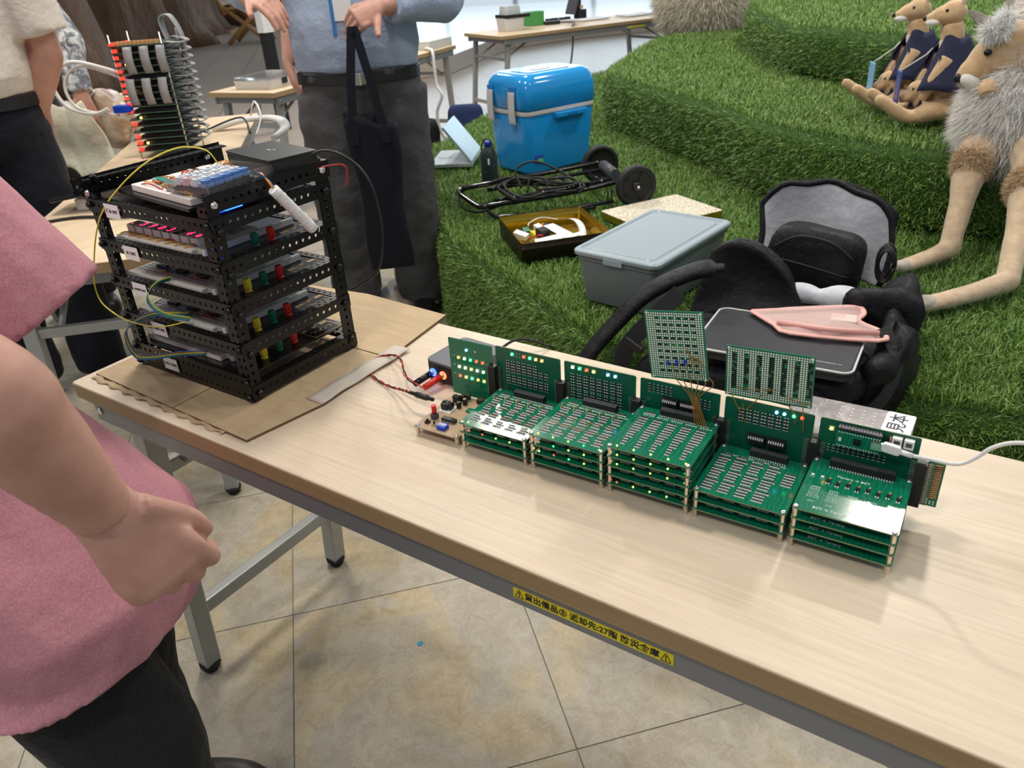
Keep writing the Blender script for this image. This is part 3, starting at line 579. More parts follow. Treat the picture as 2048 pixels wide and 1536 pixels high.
# ------------------------------------------------------------------ green board computer
m, n, l, b = _new('pcb_green'); v = coords(n, l); t = n.new('ShaderNodeTexWave'); t.inputs['Scale'].default_value = 60; t.inputs['Distortion'].default_value = 6; t.inputs['Detail'].default_value = 1; l.new(v, t.inputs['Vector'])
r = ramp(n, l, t.outputs[0], [(.78, (.003, .150, .078)), (.86, (.010, .185, .10))]); l.new(r.outputs[0], b.inputs['Base Color']); b.inputs['Roughness'].default_value = .11; b.inputs['Specular IOR Level'].default_value = .5; m.diffuse_color = (0, .13, .06, 1)
mat('solder', (.95, .96, .94), .4); mat('pcb_dark', (.003, .10, .055), .25); mat('pcb_edge', (.20, .26, .13), .5); mat('perf_tan', (.42, .33, .23), .6); mat('pad', (.95, .94, .86), .35); mat('tin_pin', (.62, .58, .50), .3, .9); mat('copper_tan', (.55, .30, .13), .4)
for c, rgb in dict(amber=(1, .62, .10), red=(1, .05, .02), green=(.05, 1, .25), blue=(.15, .5, 1), white=(1, .88, .55), orange=(1, .30, .06)).items():
    mat('led_'+c, rgb, .3, emit=rgb, es=6)
RA = .0386; X0, Y0 = .6802, .1551; ca, sa = math.cos(RA), math.sin(RA)
def RW_(x, y): return (X0+ca*x-sa*y, Y0+sa*x+ca*y)
HS = .0113; BT = .0016
led_me = {}
for c in ('amber', 'red', 'green', 'blue', 'white', 'orange'):
    me = MB().ball((0, 0, .0005), (.0011, .0011, .0010), 8, 5).mesh('led'); me.materials.append(M('led_'+c)); led_me[c] = me
bigled = {}
for c in ('amber', 'red', 'green', 'blue', 'white', 'orange'):
    me = MB().lathe([(.0019, 0), (.0019, .0012), (.0015, .0022), (.0004, .0026)], (0, 0, 0), 10).mesh('led'); me.materials.append(M('led_'+c)); bigled[c] = me
so = MB().lathe([(.0028, 0), (.0028, HS)], (0, 0, 0), 6, None, False).mesh('standoff'); so.materials.append(M('nickel'))
scr = MB().lathe([(.0030, 0), (.0030, .0009), (.0022, .0017), (.0009, .0019), (.0006, .0012), (.0002, .0012)], (0, 0, 0), 12).mesh('screw'); scr.materials.append(M('chrome'))
def pcb(name, w, h, parent, m='pcb_green'):
    o = MB().prism([(x+w/2, y+h/2) for x, y in rrect(w, h, .001, 1)], 0, BT).build(name, m, parent); return o
pcbm = MB().prism([(x+.05, y+.05) for x, y in rrect(.1, .1, .002, 2)], 0, BT).mesh('circuit_board'); pcbm.materials.append(M('pcb_green')); pcbm.materials.append(M('pcb_edge'))
for p in pcbm.polygons:
    if abs(p.normal.z) < .5: p.material_index = 1
def sots(cells, up=False):
    """rows of small transistors: black bodies and bright pins, joined"""
    a, p = MB(), MB()
    for x, y, cnt, st in cells:
        for k in range(cnt):
            xx = x+k*st; a.b2((xx-.0012, y-.0011, 0), (xx+.0012, y+.0011, .0011)); p.b2((xx-.0006, y+.0011, 0), (xx+.0006, y+.0021, .0006))
            for d in (-.0007, .0007): p.b2((xx+d-.00042, y-.0021, 0), (xx+d+.00042, y-.0011, .0006))
        p.b2((x-.0016, y-.0027, 0), (x+(cnt-1)*st+.0016, y-.0025, .00005))
    return a, p
def comps(parent, cells, z, name='transistors', rot=None, loc=(0, 0, 0)):
    a, p = sots(cells); o = a.build(name, 'black_plastic', parent); q = p.build('solder_pins', 'solder', parent)
    for k in (o, q):
        stuff(k); k.location = (loc[0], loc[1], z)
        if rot: k.rotation_euler = rot
def header(parent, x0, x1, y, z, dy=.0085, dz=.009, pins=True):
    h_ = MB().b2((x0, y, z), (x1, y+dy, z+dz)).build('pin_header', 'black_plastic', parent, bevel=.0004); n_ = int((x1-x0)/.00254); p = MB(); g = MB()
    for k in range(n_):
        x = x0+(k+.5)*(x1-x0)/n_; p.b2((x-.0005, y-.0022, z), (x+.0005, y, z+.0010)); g.b2((x-.0009, y+.001, z+dz), (x+.0009, y+dy-.001, z+dz+.0002))
    stuff(p.build('pins', 'silk', h_)); stuff(g.build('sockets', 'dark_grey_plastic', h_))
stack_leds = {  # module: list of boards from the top, 5 leds each
 0: ['aa.ww', 'rraar', '....a'], 1: ['aaaga', 'rgaaa', 'argaa', '.....'], 2: ['aaaaa', 'aaaag', 'aaoaa', '.....', 'raaar'], 3: ['.....', '.....', '.....'], 4: ['.....', '.....', '.....', '.....']}
CH = dict(a='amber', r='red', g='green', w='white', o='orange')
mlabels = ['three tier green circuit board stack beside the tan power board', 'four tier green board stack with amber lights, second of the row', 'tallest green board stack in the row, five tiers of amber lights', 'three tier green board stack under the wide perforated board', 'four tier green board stack at the right end, by the white cable']
vb_me = MB().prism([(x+.05, z+.0485) for x, z in rrect(.1, .097, .002, 2)], 0, BT).mesh('upright_board'); vb_me.materials.append(M('pcb_dark')); vb_me.materials.append(M('pcb_edge'))
for p in vb_me.polygons:
    if abs(p.normal.z) < .5: p.material_index = 1
def vled(board, x, z, c, big=True):
    o = inst(bigled[c] if big else led_me[c], 'led', board, (x, z, BT)); 
    return o
def vframe(board, x, z):
    s_ = MB()
    for a in range(4):
        an = a*PI/2+PI/4; s_.box((x+.0032*math.cos(an), z+.0032*math.sin(an), BT+.0001), (.0022, .0004, .0002), rotm(0, 0, an+PI/2))
    return s_
mods = []
for k in range(5):
    nb = len(stack_leds[k]); px = k*.1043
    t_ = thing('circuit_board_stack', mlabels[k], 'circuit boards', (*RW_(px, 0), .70), RA, 'green board stacks in a row on the table'); mods.append(t_)
    for i in range(nb):
        z = (nb-i)*HS+(nb-i-1)*BT; bd = inst(pcbm, 'circuit_board', t_, (-.0035, -.0035, z))
        for (sx, sy) in ((0, 0), (.093, 0), (0, .093), (.093, .093)):
            inst(so, 'standoff', t_, (sx, sy, z-HS), (0, 0, .3))
            if i == 0: inst(scr, 'screw', t_, (sx, sy, z+BT))
        for q, c in enumerate(stack_leds[k][i]):
            if c != '.':
                o = inst(led_me[CH[c]], 'led', bd, (.0115+.0205*q, .0055, BT))
        if i > 0 and k < 4: comps(bd, [(.012+.0185*q+.002, .014, 4, .0031) for q in range(5)], BT)
        if k == 4:
            text('lettering', 'BCT → Ternary', .0050, 'silk', bd, (.035, .0085, BT+.0001))
        if i == 0:
            rr = random.Random(k)
            if k in (0, 1): cells = [(.010+.0178*c+(.0015 if j % 4 == 1 else 0), .0130+.0053*j+.0016*(j//3), 4 if j % 5 != 2 else 3, .0030) for c in range(5) for j in range(12)]
            elif k == 2: cells = [(.011+.0178*c+.0008*max(0, 3-j//2), .0145+.0055*j, min(4, 2+j//3), .0030) for c in range(5) for j in range(12)]
            elif k == 3: cells = [(.007+.0185*c, .0100+.0053*j+.0022*(j//4), 4 if j % 4 != 3 else 5, .0030) for c in range(4) for j in range(13)]+[(.0825, .050+.0053*j, 4, .0030) for j in range(5)]
            else: cells = []
            if cells:
                comps(bd, cells, BT)
                for c in range(5 if k != 3 else 4): text('lettering', 'QA0 QC0', .0034, 'silk', bd, (.018+.0178*c, .0135+.0088*7.7 if k < 2 else .082, BT+.0001))
                if k < 3: comps(bd, [(.012, .088, 5, .003), (.078, .088, 5, .003)], BT)
            if k in (0, 1):
                for c in range(5):
                    MB().tube(cr([(.008+.0178*c, .070, BT), (.0065+.0178*c, .078, BT+.003), (.010+.0178*c, .082, BT)], 4), .0006, 5).build('jumper_wire', 'copper_tan', bd)
                for c in range(2): MB().tube([(.01, .035+.02*c, BT+.0008), (.09, .032+.02*c, BT+.0008)], .0004, 5).build('jumper_wire', 'copper_tan', bd)
            if k == 4:
                for q in range(8):
                    x = .023+.0098*q; y = .0585-.0022*(q % 2); d = MB().b2((x-.0019, y-.0022, BT), (x+.0019, y+.0022, BT+.0030)).build('transistor', 'black_plastic', bd, bevel=.0003)
                    p_ = MB()
                    for dx in (-.0012, .0012): p_.b2((x+dx-.0006, y-.0042, BT), (x+dx+.0006, y-.0022, BT+.0008))
                    p_.b2((x-.0008, y+.0022, BT), (x+.0008, y+.0034, BT+.0008)); p_.build('pins', 'silk', d)
                    MB().tube([(x+.0008, y+.003, BT+.0012), (x+.0015, y+.0075, BT+.0012)], .0009, 8).build('resistor', 'copper_tan', d)
                text('lettering', 'Ternary → BCT', .0050, 'silk', bd, (.046, .0725, BT+.0001))
                g = MB()
                for c in range(5):
                    bx_ = .010+.0185*c; by_ = .045-.001*c
                    for q in range(4): g.box((bx_+.0025*q, by_-.003, BT+.0001), (.0003, .0045, .0002)); g.box((bx_+.0025*q, by_-.009, BT+.0001), (.0018, .0003, .0002)); g.box((bx_+.0025*q, by_-.013, BT+.0001), (.0003, .004, .0002), rotm(0, 0, .6))
                    g.box((bx_+.004, by_, BT+.0001), (.0095, .0004, .0002)); g.box((bx_+.004, by_-.0055, BT+.0001), (.0095, .0003, .0002))
                    for q in range(2): 
                        cx, cy = bx_+.001+.0065*q, by_-.018
                        for d in range(6): g.box((cx+.0022*math.cos(d*PI/3), cy+.0018*math.sin(d*PI/3), BT+.0001), (.0018, .0003, .0002), rotm(0, 0, d*PI/3+PI/2))
                    for q in range(3): g.box((bx_+.002+.0022*q, by_-.0265, BT+.0001), (.0015, .0006, .0002), rotm(0, 0, .5*q))
                stuff(g.build('silkscreen', 'silk', bd))
                vs = MB()
                for c in range(2): vs.box((.006+.01*c, .062, BT+.0001), (.005, .0003, .0002)).box((.006+.01*c, .066, BT+.0001), (.003, .003, .0002))
                stuff(vs.build('silkscreen', 'silk', bd))
            header(bd, *((.030, .076) if k < 3 else ((.036, .078) if k == 3 else (.018, .083))), .0875, BT, .009, .0085)
    # upright board behind
    vx = -.0115+.0018*k; vb = inst(vb_me, 'upright_board', t_, (vx, .1062, .002), (PI/2, 0, 0))
    rr = random.Random(90+k)
    if k == 0:
        for q, c in enumerate(('green', 'green', 'red', 'green', 'orange', 'orange')):
            if q != 1: vled(vb, .027+.0092*q, .0895, c)
            stuff(vframe(vb, .027+.0092*q, .0895).build('silkscreen', 'silk', vb))
        comps(vb, [(.017+.0085*c, .064+.0042*j, 2, .0034) for c in range(8) for j in range(4-(c > 5)*2)]+[(.017+.0085*c, .0455+.0042*j, 2, .0034) for c in range(8) for j in range(3)], BT)
    if k == 1:
        for q, c in enumerate(('white', 'green', 'red', 'amber', None, 'blue', 'blue')):
            if c: vled(vb, .0125+.0100*q, .0905, c); stuff(vframe(vb, .0125+.0100*q, .0905).build('silkscreen', 'silk', vb))
        comps(vb, [(.010+.0095*c, .062+.0042*j, 2, .0034) for c in range(8) for j in range(5)]+[(.010+.0095*c, .043+.0042*j, 2, .0034) for c in range(8) for j in range(4)], BT)
    if k == 2:
        comps(vb, [(.012+.0055*c, .083+.0035*j, 1, .003) for c in range(6) for j in range(3)]+[(.066+.0055*c, .076+.0035*j, 1, .003) for c in range(5) for j in range(3)], BT)
    if k == 3:
        for q, (x, c) in enumerate(((.059, 'blue'), (.0675, 'blue'), (.078, 'green'), (.087, 'red'))): vled(vb, x, .0905, c)
        comps(vb, [(.018+.0085*c, .071+.0042*j, 2, .0034) for c in range(7) for j in range(4)], BT)
    if k in (2, 3):
        zz = (.0745 if k == 2 else .0525)-.002
        for x in (.030, .053):
            d = MB().b2((x, zz-.004, BT), (x+.0205, zz+.006, BT+.007)).build('dip_switch', 'black_plastic', vb, bevel=.0004); p_ = MB()
            for q in range(7): p_.b2((x+.002+.0026*q, zz+.0018, BT+.007), (x+.0034+.0026*q, zz+.0048, BT+.0085))
            p_.build('levers', 'white_plastic', d)
    if k == 4:
        vled(vb, .0125, .086, 'amber'); stuff(vframe(vb, .0125, .086).build('silkscreen', 'silk', vb))
        mc = MB().b2((.019, .0715, BT+.008), (.064, .0905, BT+.0092)).build('microcontroller', 'pcb_green', vb); mc['label'] = 'small green controller module'
        hd = MB()
        for z in (.0925, .0735): hd.b2((.020, z-.0012, BT), (.064, z+.0012, BT+.008))
        hd.build('socket', 'black_plastic', mc); MB().b2((.037, .0775, BT+.0092), (.0445, .0845, BT+.0102)).build('chip', 'black_gloss', mc); pd = MB()
        for q in range(16):
            for z in (.0895, .0727): pd.b2((.021+.0027*q, z-.0006, BT+.0092), (.0221+.0027*q, z+.0006, BT+.0096))
        pd.b2((.022, .0785, BT+.0092), (.025, .0825, BT+.0105)); stuff(pd.build('pads', 'silk', mc)); cf = MB()
        for q in range(14): cf.b2((.020+.0031*q, .0925, BT), (.0224+.0031*q, .0945, BT+.0088))
        stuff(cf.build('socket_fins', 'dark_grey_plastic', vb))
        for x in (.078, .0895):
            w_ = MB().b2((x-.0048, .0835, BT), (x+.0048, .094, BT+.006)).build('white_connector', 'white_plastic', vb, bevel=.0004); MB().b2((x-.003, .0865, BT+.006), (x+.003, .0915, BT+.0062)).build('cavity', 'dark_grey_plastic', w_)
        comps(vb, [(.012+.0052*c, .060+.0035*j, 1, .003) for c in range(12) for j in range(2)], BT)
        MB().tube([(.0715, .083, BT+.001), (.0715, .092, BT+.001)], .0010, 8).build('resistor', 'copper_tan', vb); MB().b2((.066, .085, BT), (.070, .090, BT+.003)).build('transistor', 'black_plastic', vb)
# joining headers between the uprights
def join(k, x, z0, z1, t_, w=.0115):
    hd = MB().b2((x-w/2, .0945, z0), (x+w/2, .1045, z1)).build('side_connector', 'black_plastic', t_, bevel=.0004); p = MB(); n_ = int((z1-z0)/.0026)
    for q in range(n_):
        z = z0+(q+.5)*(z1-z0)/n_
        for s_ in (-1, 1): p.box((x+s_*(w/2+.0028), .1015, z), (.0056, .0008, .0007))
    stuff(p.build('pins', 'tin_pin', hd))
join(0, -.0148, .022, .070, mods[0]); 
for k in range(4): join(k, .0922+.0018*k, .022, .070, mods[k])
join(4, .1012, .020, .074, mods[4], .011)
# end perforated strip
ep = MB().prism([(.1065, .020), (.1225, .020), (.1225, .076), (.1065, .076)], .1038, .1054, 'Y').build('end_board', 'pcb_green', mods[4]); pd = MB(); cp = MB()
for i in range(19):
    for j in range(4):
        if j == 0 or i < 2 or (j in (1,) and i < 3): pd.b2((.1092+.0033*j-.0007, .1032, .0235+.0027*i-.0007), (.1092+.0033*j+.0007, .1038, .0235+.0027*i+.0007))
    if i > 2: cp.tube([(.1135, .1032, .0232+.0027*i), (.1205, .1032, .0240+.0027*i)], .0009, 6)
stuff(pd.build('pads', 'pad', ep)); stuff(cp.build('resistors', 'copper_tan', ep))
MB().b2((.0962, .0975, .074), (.1045, .1040, .0795)).build('wire_terminal', 'white_plastic', mods[4])
# power board with led panel
pb = thing('power_board', 'tan perforated power board with jack and upright panel of fifteen lights', 'circuit board', (*RW_(-.080, -.004), .70), RA)
pbd = MB().b2((0, 0, .0115), (.072, .096, .0131)).build('perf_board', 'perf_tan', pb)
dm = MB()
for i in range(27):
    dm.b2((.002+.00254*i-.0003, .002, .0131), (.002+.00254*i+.0003, .094, .01318))
stuff(dm.build('copper_tracks', 'copper_tan', pbd))
for (sx, sy) in ((.004, .004), (.068, .004), (.004, .092), (.068, .092)): inst(so, 'standoff', pb, (sx, sy, 0)); inst(scr, 'screw', pb, (sx, sy, .0131))
ZB = .0131
jk = MB().b2((.010, .050, ZB), (.019, .062, ZB+.011)).tube([(.010, .056, ZB+.0065), (.0245, .056, ZB+.0065)], .0058, 12).build('dc_jack', 'black_plastic', pb); MB().b2((.008, .046, ZB), (.027, .066, ZB+.0014)).build('adapter_board', 'silk', jk)
rb = MB().b2((.011, .024, ZB), (.0195, .0325, ZB+.008)).build('push_switch', 'dark_grey_plastic', pb, bevel=.0005); MB().tube([(.0152, .0283, ZB+.008), (.0152, .0283, ZB+.021)], .0035, 10).build('red_cap', 'red_plastic', rb)
ic = MB().b2((.027, .026, ZB+.001), (.049, .0335, ZB+.0055)).build('chip', 'black_plastic', pb, bevel=.0006); pn = MB()
for q in range(8):
    for y in (.0250, .0345): pn.b2((.0287+.0026*q-.0005, y-.0005, ZB), (.0287+.0026*q+.0005, y+.0005, ZB+.003))
pn.build('pins', 'tin_pin', ic)
dp = MB().b2((.034, .006, ZB), (.047, .017, ZB+.006)).build('blue_dip_switch', 'blue_plastic', pb, bevel=.0004); lv = MB()
for q in range(4): lv.b2((.036+.0028*q, .009, ZB+.006), (.0375+.0028*q, .014, ZB+.0068))
lv.build('levers', 'white_plastic', dp)
sl = MB().b2((.022, .011, ZB), (.030, .0145, ZB+.0032)).build('slide_switch', 'tin_pin', pb); MB().b2((.0245, .0118, ZB+.0032), (.0262, .0138, ZB+.007)).build('knob', 'black_plastic', sl)
tc_ = MB().b2((.010, .0115, ZB), (.016, .0175, ZB+.0035)).build('tact_switch', 'black_plastic', pb); MB().tube([(.013, .0145, ZB+.0035), (.013, .0145, ZB+.0065)], .0017, 8).build('button', 'black_plastic', tc_)
for x, y in ((.029, .066), (.032, .077)):
    cpc = MB().lathe([(.0032, 0), (.0034, .001), (.0034, .009), (.003, .0094)], (x, y, ZB), 12).build('capacitor', 'black_plastic', pb); MB().lathe([(.003, 0), (.0028, .0003)], (x, y, ZB+.0094), 12).build('cap_top', 'chrome', cpc)
for x, y, w_, h_ in ((.014, .072, .010, .012), (.021, .080, .006, .010), (.047, .083, .010, .009), (.0255, .086, .006, .009)):
    d = MB().b2((x, y, ZB+.001), (x+w_, y+.007, ZB+h_)).build('regulator', 'black_plastic', pb, bevel=.0006); pp = MB()
    for q in range(3): pp.b2((x+.0015+.003*q, y-.0016, ZB), (x+.0025+.003*q, y, ZB+.002))
    pp.build('pins', 'silk', d)
MB().b2((.044, .060, ZB+.001), (.058, .069, ZB+.0026)).build('converter_module', 'pcb_green', pb)
lp = MB().prism([(x+.0365, z+.045) for x, z in rrect(.073, .089, .001, 1)], 0, BT).build('light_panel', 'pcb_green', pb); lp.location = (-.0105, .1100, .0065); lp.rotation_euler = (PI/2, 0, 0)
rows = [('orange', 'white', 'green', 'red', 'red'), ('white', 'white', 'amber', 'white', 'white'), ('red', 'amber', 'green', 'orange', 'amber')]
for j, rw in enumerate(rows):
    for q, c in enumerate(rw): vled(lp, .0155+.0102*q, .0610-.0147*j, c); stuff(vframe(lp, .0155+.0102*q, .0610-.0147*j).build('silkscreen', 'silk', lp))
    MB().b2((.005, .0628-.0147*j, BT), (.009, .0634-.0147*j, BT+.0002)).build('silkscreen', 'silk', lp)
vled(lp, .0305, .0755, 'blue'); MB().b2((.043, .0745, BT), (.046, .0765, BT+.0003)).build('silkscreen', 'silk', lp)
# perforated boards above
def perfboard(label, cx, cz, w, h, rot, nx, nz_, cols, y=.110, tilt=0):
    t_ = thing('perforated_board', label, 'circuit board', (*RW_(cx, y), .70+cz-h/2), RA)
    bd = MB().prism([(x, z+h/2) for x, z in rrect(w, h, .0012, 2)], -BT/2, BT/2, 'Y').build('board', 'pcb_green', t_); bd.rotation_euler = (tilt, -rot, 0)
    pd = MB(); sx = (w-.006)/(nx-1); sz = (h-.006)/(nz_-1)
    for i in range(nx):
        for j in range(nz_):
            x = -w/2+.003+i*sx; z = .003+j*sz
            if cols(i, j): continue
            s_ = sx*.31; y_ = -BT/2-.0002; o = len(pd.v); pd.add([(x-s_, y_, z-s_*.6), (x-s_*.6, y_, z-s_), (x+s_*.6, y_, z-s_), (x+s_, y_, z-s_*.6), (x+s_, y_, z+s_*.6), (x+s_*.6, y_, z+s_), (x-s_*.6, y_, z+s_), (x-s_, y_, z+s_*.6)], [tuple(range(8))])
    stuff(pd.build('pads', 'pad', bd, fix=False)); g = MB(); r = random.Random(3)
    for i in range(nx):
        for j in range(nz_):
            if cols(i, j) and r.random() < .8: x = -w/2+.003+i*sx; z = .003+j*sz; g.b2((x-sx*.42, -BT/2-.0012, z-sz*.3), (x+sx*.42, -BT/2, z+sz*.3))
    stuff(g.build('transistors', 'black_plastic', bd))
    for x in (-w/2+.003, w/2-.003):
        for z in (.0025, h-.0025): MB().lathe([(.0016, 0), (.0016, .0004)], (x, -BT/2, z), 10, (0, -1, 0)).build('mount_hole', 'silk', bd)
    return t_, bd
P1t, P1b = perfboard('tall green perforated board propped above the row, trailing brown wires', .2475, .1470, .072, .088, .14, 24, 30, lambda i, j: j in (27, 24, 21, 18, 15, 12, 9, 6, 3) and 3 < i < 21 and (i+j) % 3, .113)
P2t, P2b = perfboard('wide green perforated board with seven dark component columns above the row', .3525, .1320, .097, .063, .045, 34, 22, lambda i, j: i % 5 in (2, 3) and 2 < j < 20, .111)
for x, z in ((-.012, .022), (-.0005, .024), (.010, .025)):
    MB().box((x, -.003, z), (.003, .004, .004)).build('blue_trimmer', 'blue_plastic', P1b)
bw = thing('wire_bundle', 'brown enamel wires hanging from the tall perforated board', 'wire', (*RW_(.255, .09), .76))
def LW(x, y, z): q = RW_(x, y); return (q[0], q[1], .70+z)
rr = random.Random(4)
for q in range(6):
    x = .240+.009*q; MB().tube(cr([LW(x, .106, .128-.002*q+rr.uniform(-.004, .004)), LW(x+.008, .098, .112), LW(.268+.0022*q, .092, .096), LW(.276+.0022*q, .086, .078), LW(.280+.003*q, .082, .064)], 5), .0006, 5).build('strand', 'brown_wire', bw, True)
for q in range(5): MB().tube(cr([LW(.255+.003*q, .106, .150-.004*q), LW(.262+.004*q, .103, .138), LW(.258+.004*q, .105, .124)], 5), .0005, 5).build('strand', 'brown_wire', bw, True)
bw2 = thing('wire_bundle', 'few brown enamel wires below the wide perforated board', 'wire', (*RW_(.33, .1), .78))
for P in ([(.312, .107, .104), (.322, .100, .092), (.330, .101, .078), (.332, .103, .070)], [(.318, .107, .112), (.345, .104, .116), (.362, .106, .120)], [(.372, .107, .114), (.390, .106, .110), (.400, .107, .111)], [(.392, .107, .106), (.396, .100, .090), (.397, .102, .075)], [(.375, .107, .104), (.388, .101, .094), (.386, .103, .083)], [(.326, .107, .1), (.331, .102, .088), (.348, .103, .112)]):
    MB().tube(cr([LW(*p) for p in P], 6), .0006, 5).build('strand', 'brown_wire', bw2, True)
# usb cable
us = thing('usb_cable', 'white cable with plug pushed into the rightmost upright board', 'cable', LW(.475, .094, .085))
MB().b2((0, 0, 0), (.011, .0035, .009)).build('metal_tip', 'chrome', us).location = (-.007, -.004, -.0035)
pl = MB().prism([(x, z) for x, z in rrect(.0185, .0105, .003, 3)], -.003, .003, 'Y').build('plug', 'white_plastic', us, bevel=.001); pl.location = (.0125, -.002, .002); pl.rotation_euler = (0, .08, 0)
MB().tube([(.021, -.002, .001), (.033, -.002, .0)], .0030, 10).build('strain_relief', 'white_plastic', us)
MB().tube(cr([LW(.505, .091, .0848), LW(.5235, .091, .0855), LW(.548, .090, .0875), LW(.562, .0925, .0975), LW(.5755, .0925, .1150), LW(.597, .092, .126), LW(.64, .09, .128), LW(.72, .08, .10)], 8), .0021, 10).build('cord', 'white_cable', us, True)
# ------------------------------------------------------------------ supply box, plugs, leads
mat('supply_grey', (.10, .105, .125), .45); mat('glow_ring', (.05, .1, 1), .3, emit=(.05, .12, 1), es=5); mat('glow_ring_red', (1, .1, .04), .3, emit=(1, .14, .05), es=4)
su = thing('power_supply', 'slate grey power supply box behind the light panel', 'power supply', (.560, .323, .70), math.radians(-4))
MB().prism(rrect(.086, .092, .012, 4), 0, .034).build('case', 'supply_grey', su, bevel=.002)
MB().b2((-.034, -.0468, .004), (.034, -.0455, .030)).build('front_panel', 'black_plastic', su)
for x, mm, g in ((-.026, 'black_gloss', 'glow_ring'), (-.006, 'red_plastic', 'glow_ring_red')):
    MB().lathe([(.0065, 0), (.0065, .0012), (.004, .0012)], (x, -.0468, .016), 16, (0, -1, 0)).build('socket_ring', g, su); MB().lathe([(.004, 0), (.004, .006)], (x, -.0475, .016), 12, (0, -1, 0)).build('socket', 'nickel', su)
    pg = MB().tube([(x, -.053, .016), (x-.003, -.085, .0125)], .0048, 12).build('banana_plug', mm, su)
for q, (c, x) in enumerate((('black_wire', .533-.031), ('red_wire', .533-.011))):
    pass
ld = thing('power_lead', 'twisted red and black lead running from the supply to the power board', 'cable', (.45, .26, .70))
for q, (c, s0) in enumerate((('black_wire', (.5275, .238, .7125)), ('red_wire', (.5475, .2365, .7125)))):
    base = [s0, (.505, .245, .718), (.474, .272, .722), (.445, .292, .7165), (.415, .300, .7075), (.398, .285, .703), (.408, .262, .7025), (.435, .243, .7025), (.475, .230, .7035), (.510, .218, .712), (.540, .203, .724), (.555, .197, .7275)]
    P = cr(base, 7); N_ = len(P)
    MB().tube([p+V(math.cos(i*.9+q*PI), math.sin(i*.9+q*PI), .6*math.sin(i*.9+q*PI))*.0012*min(1, i/8) for i, p in enumerate(P)], .0011, 6).build('strand', c, ld, True)
MB().lathe([(.002, 0), (.0026, .002), (.0030, .010), (.0042, .012), (.0045, .026), (.0040, .032), (.0027, .033), (.0027, .042)], (.5545, .197, .7277), 14, (.99, .02, -.02)).build('dc_plug', 'black_plastic', ld, True)
sc_ = thing('supply_cord', 'black cord leaving the back of the grey supply box', 'cord', (.575, .37, .715))
MB().tube([(.571, .371, .716), (.578, .392, .716)], .005, 8, flat=(1, .7)).build('plug', 'black_plastic', sc_, True)
MB().tube(cr([(.578, .392, .716), (.588, .415, .722), (.606, .432, .719), (.624, .446, .708), (.63, .462, .69), (.62, .475, .60), (.58, .48, .45)], 8), .0022, 8).build('cord', 'black_wire', sc_, True)
# ------------------------------------------------------------------ sample plate in clear bag
m, n, l, b = _new('bagged_pcb'); v = coords(n, l); t = nz(n, l, 30, 3, .6, v, 1); r = ramp(n, l, t.outputs[0], [(.42, (.30, .27, .27)), (.55, (.42, .37, .36)), (.7, (.62, .58, .56))]); l.new(r.outputs[0], b.inputs['Base Color']); b.inputs['Roughness'].default_value = .18; b.inputs['Metallic'].default_value = .3
sm = thing('sample_plate', 'shiny bagged circuit sample with a handwritten white card behind the right board', 'sample', (1.10, .40, .70), math.radians(3))
MB().box((-.005, .035, .0045), (.150, .095, .006)).build('bagged_board', 'bagged_pcb', sm, bevel=.001); pd = MB(); rr = random.Random(9)
for i in range(4):
    for j in range(9): pd.b2((-.02+.014*i, -.005+.009*j, .0076), (-.0175+.014*i, -.0035+.009*j, .0078))
for i in range(26):
    x, y = rr.uniform(-.075, -.025), rr.uniform(.0, .075); pd.b2((x, y, .0076), (x+rr.uniform(.004, .02), y+.0004, .0077)); pd.b2((x, y, .0076), (x+.0004, y+rr.uniform(.003, .012), .0077))
stuff(pd.build('tracks', 'silk', sm))
cd = MB().prism([(x, y) for x, y in rrect(.034, .052, .004, 3)], .0, .0006).build('name_card', 'paper', sm); cd.location = (.052, .054, .0079); cd.rotation_euler = (0, 0, -.05)
text('lettering', '見本', .024, 'ink', cd, (0, 0, .0008), (0, 0, PI/2), .9)
# ------------------------------------------------------------------ things on the turf
GZ = .388
def blob(c, r, m=None, p=.55, nu=24, nv=14, amp=0, seed=0, freq=8):
    mb = MB(); c = Vector(c); rings = []
    f = lambda x, q: math.copysign(abs(x)**q, x)
    for j in range(nv+1):
        t = -PI/2+PI*min(max(j/nv, .015), .985); row = []
        for i in range(nu):
            a = 2*PI*i/nu; v = V(r[0]*f(math.cos(t), p)*f(math.cos(a), p), r[1]*f(math.cos(t), p)*f(math.sin(a), p), r[2]*f(math.sin(t), p))
            if amp: v += v.normalized()*amp*noise.noise(v*freq+V(seed, seed*.7, 0))
            row.append(c+(m @ v if m is not None else v))
        rings.append(row)
    return mb.loft(rings)
mat('cooler_blue', (.010, .27, .68), .13, coat=.3); mat('cooler_dark', (.006, .19, .55), .2); mat('cooler_grey', (.62, .57, .55), .4); mat('sticker_green', (.1, .5, .2), .5); mat('sticker_navy', (.02, .06, .35), .5)
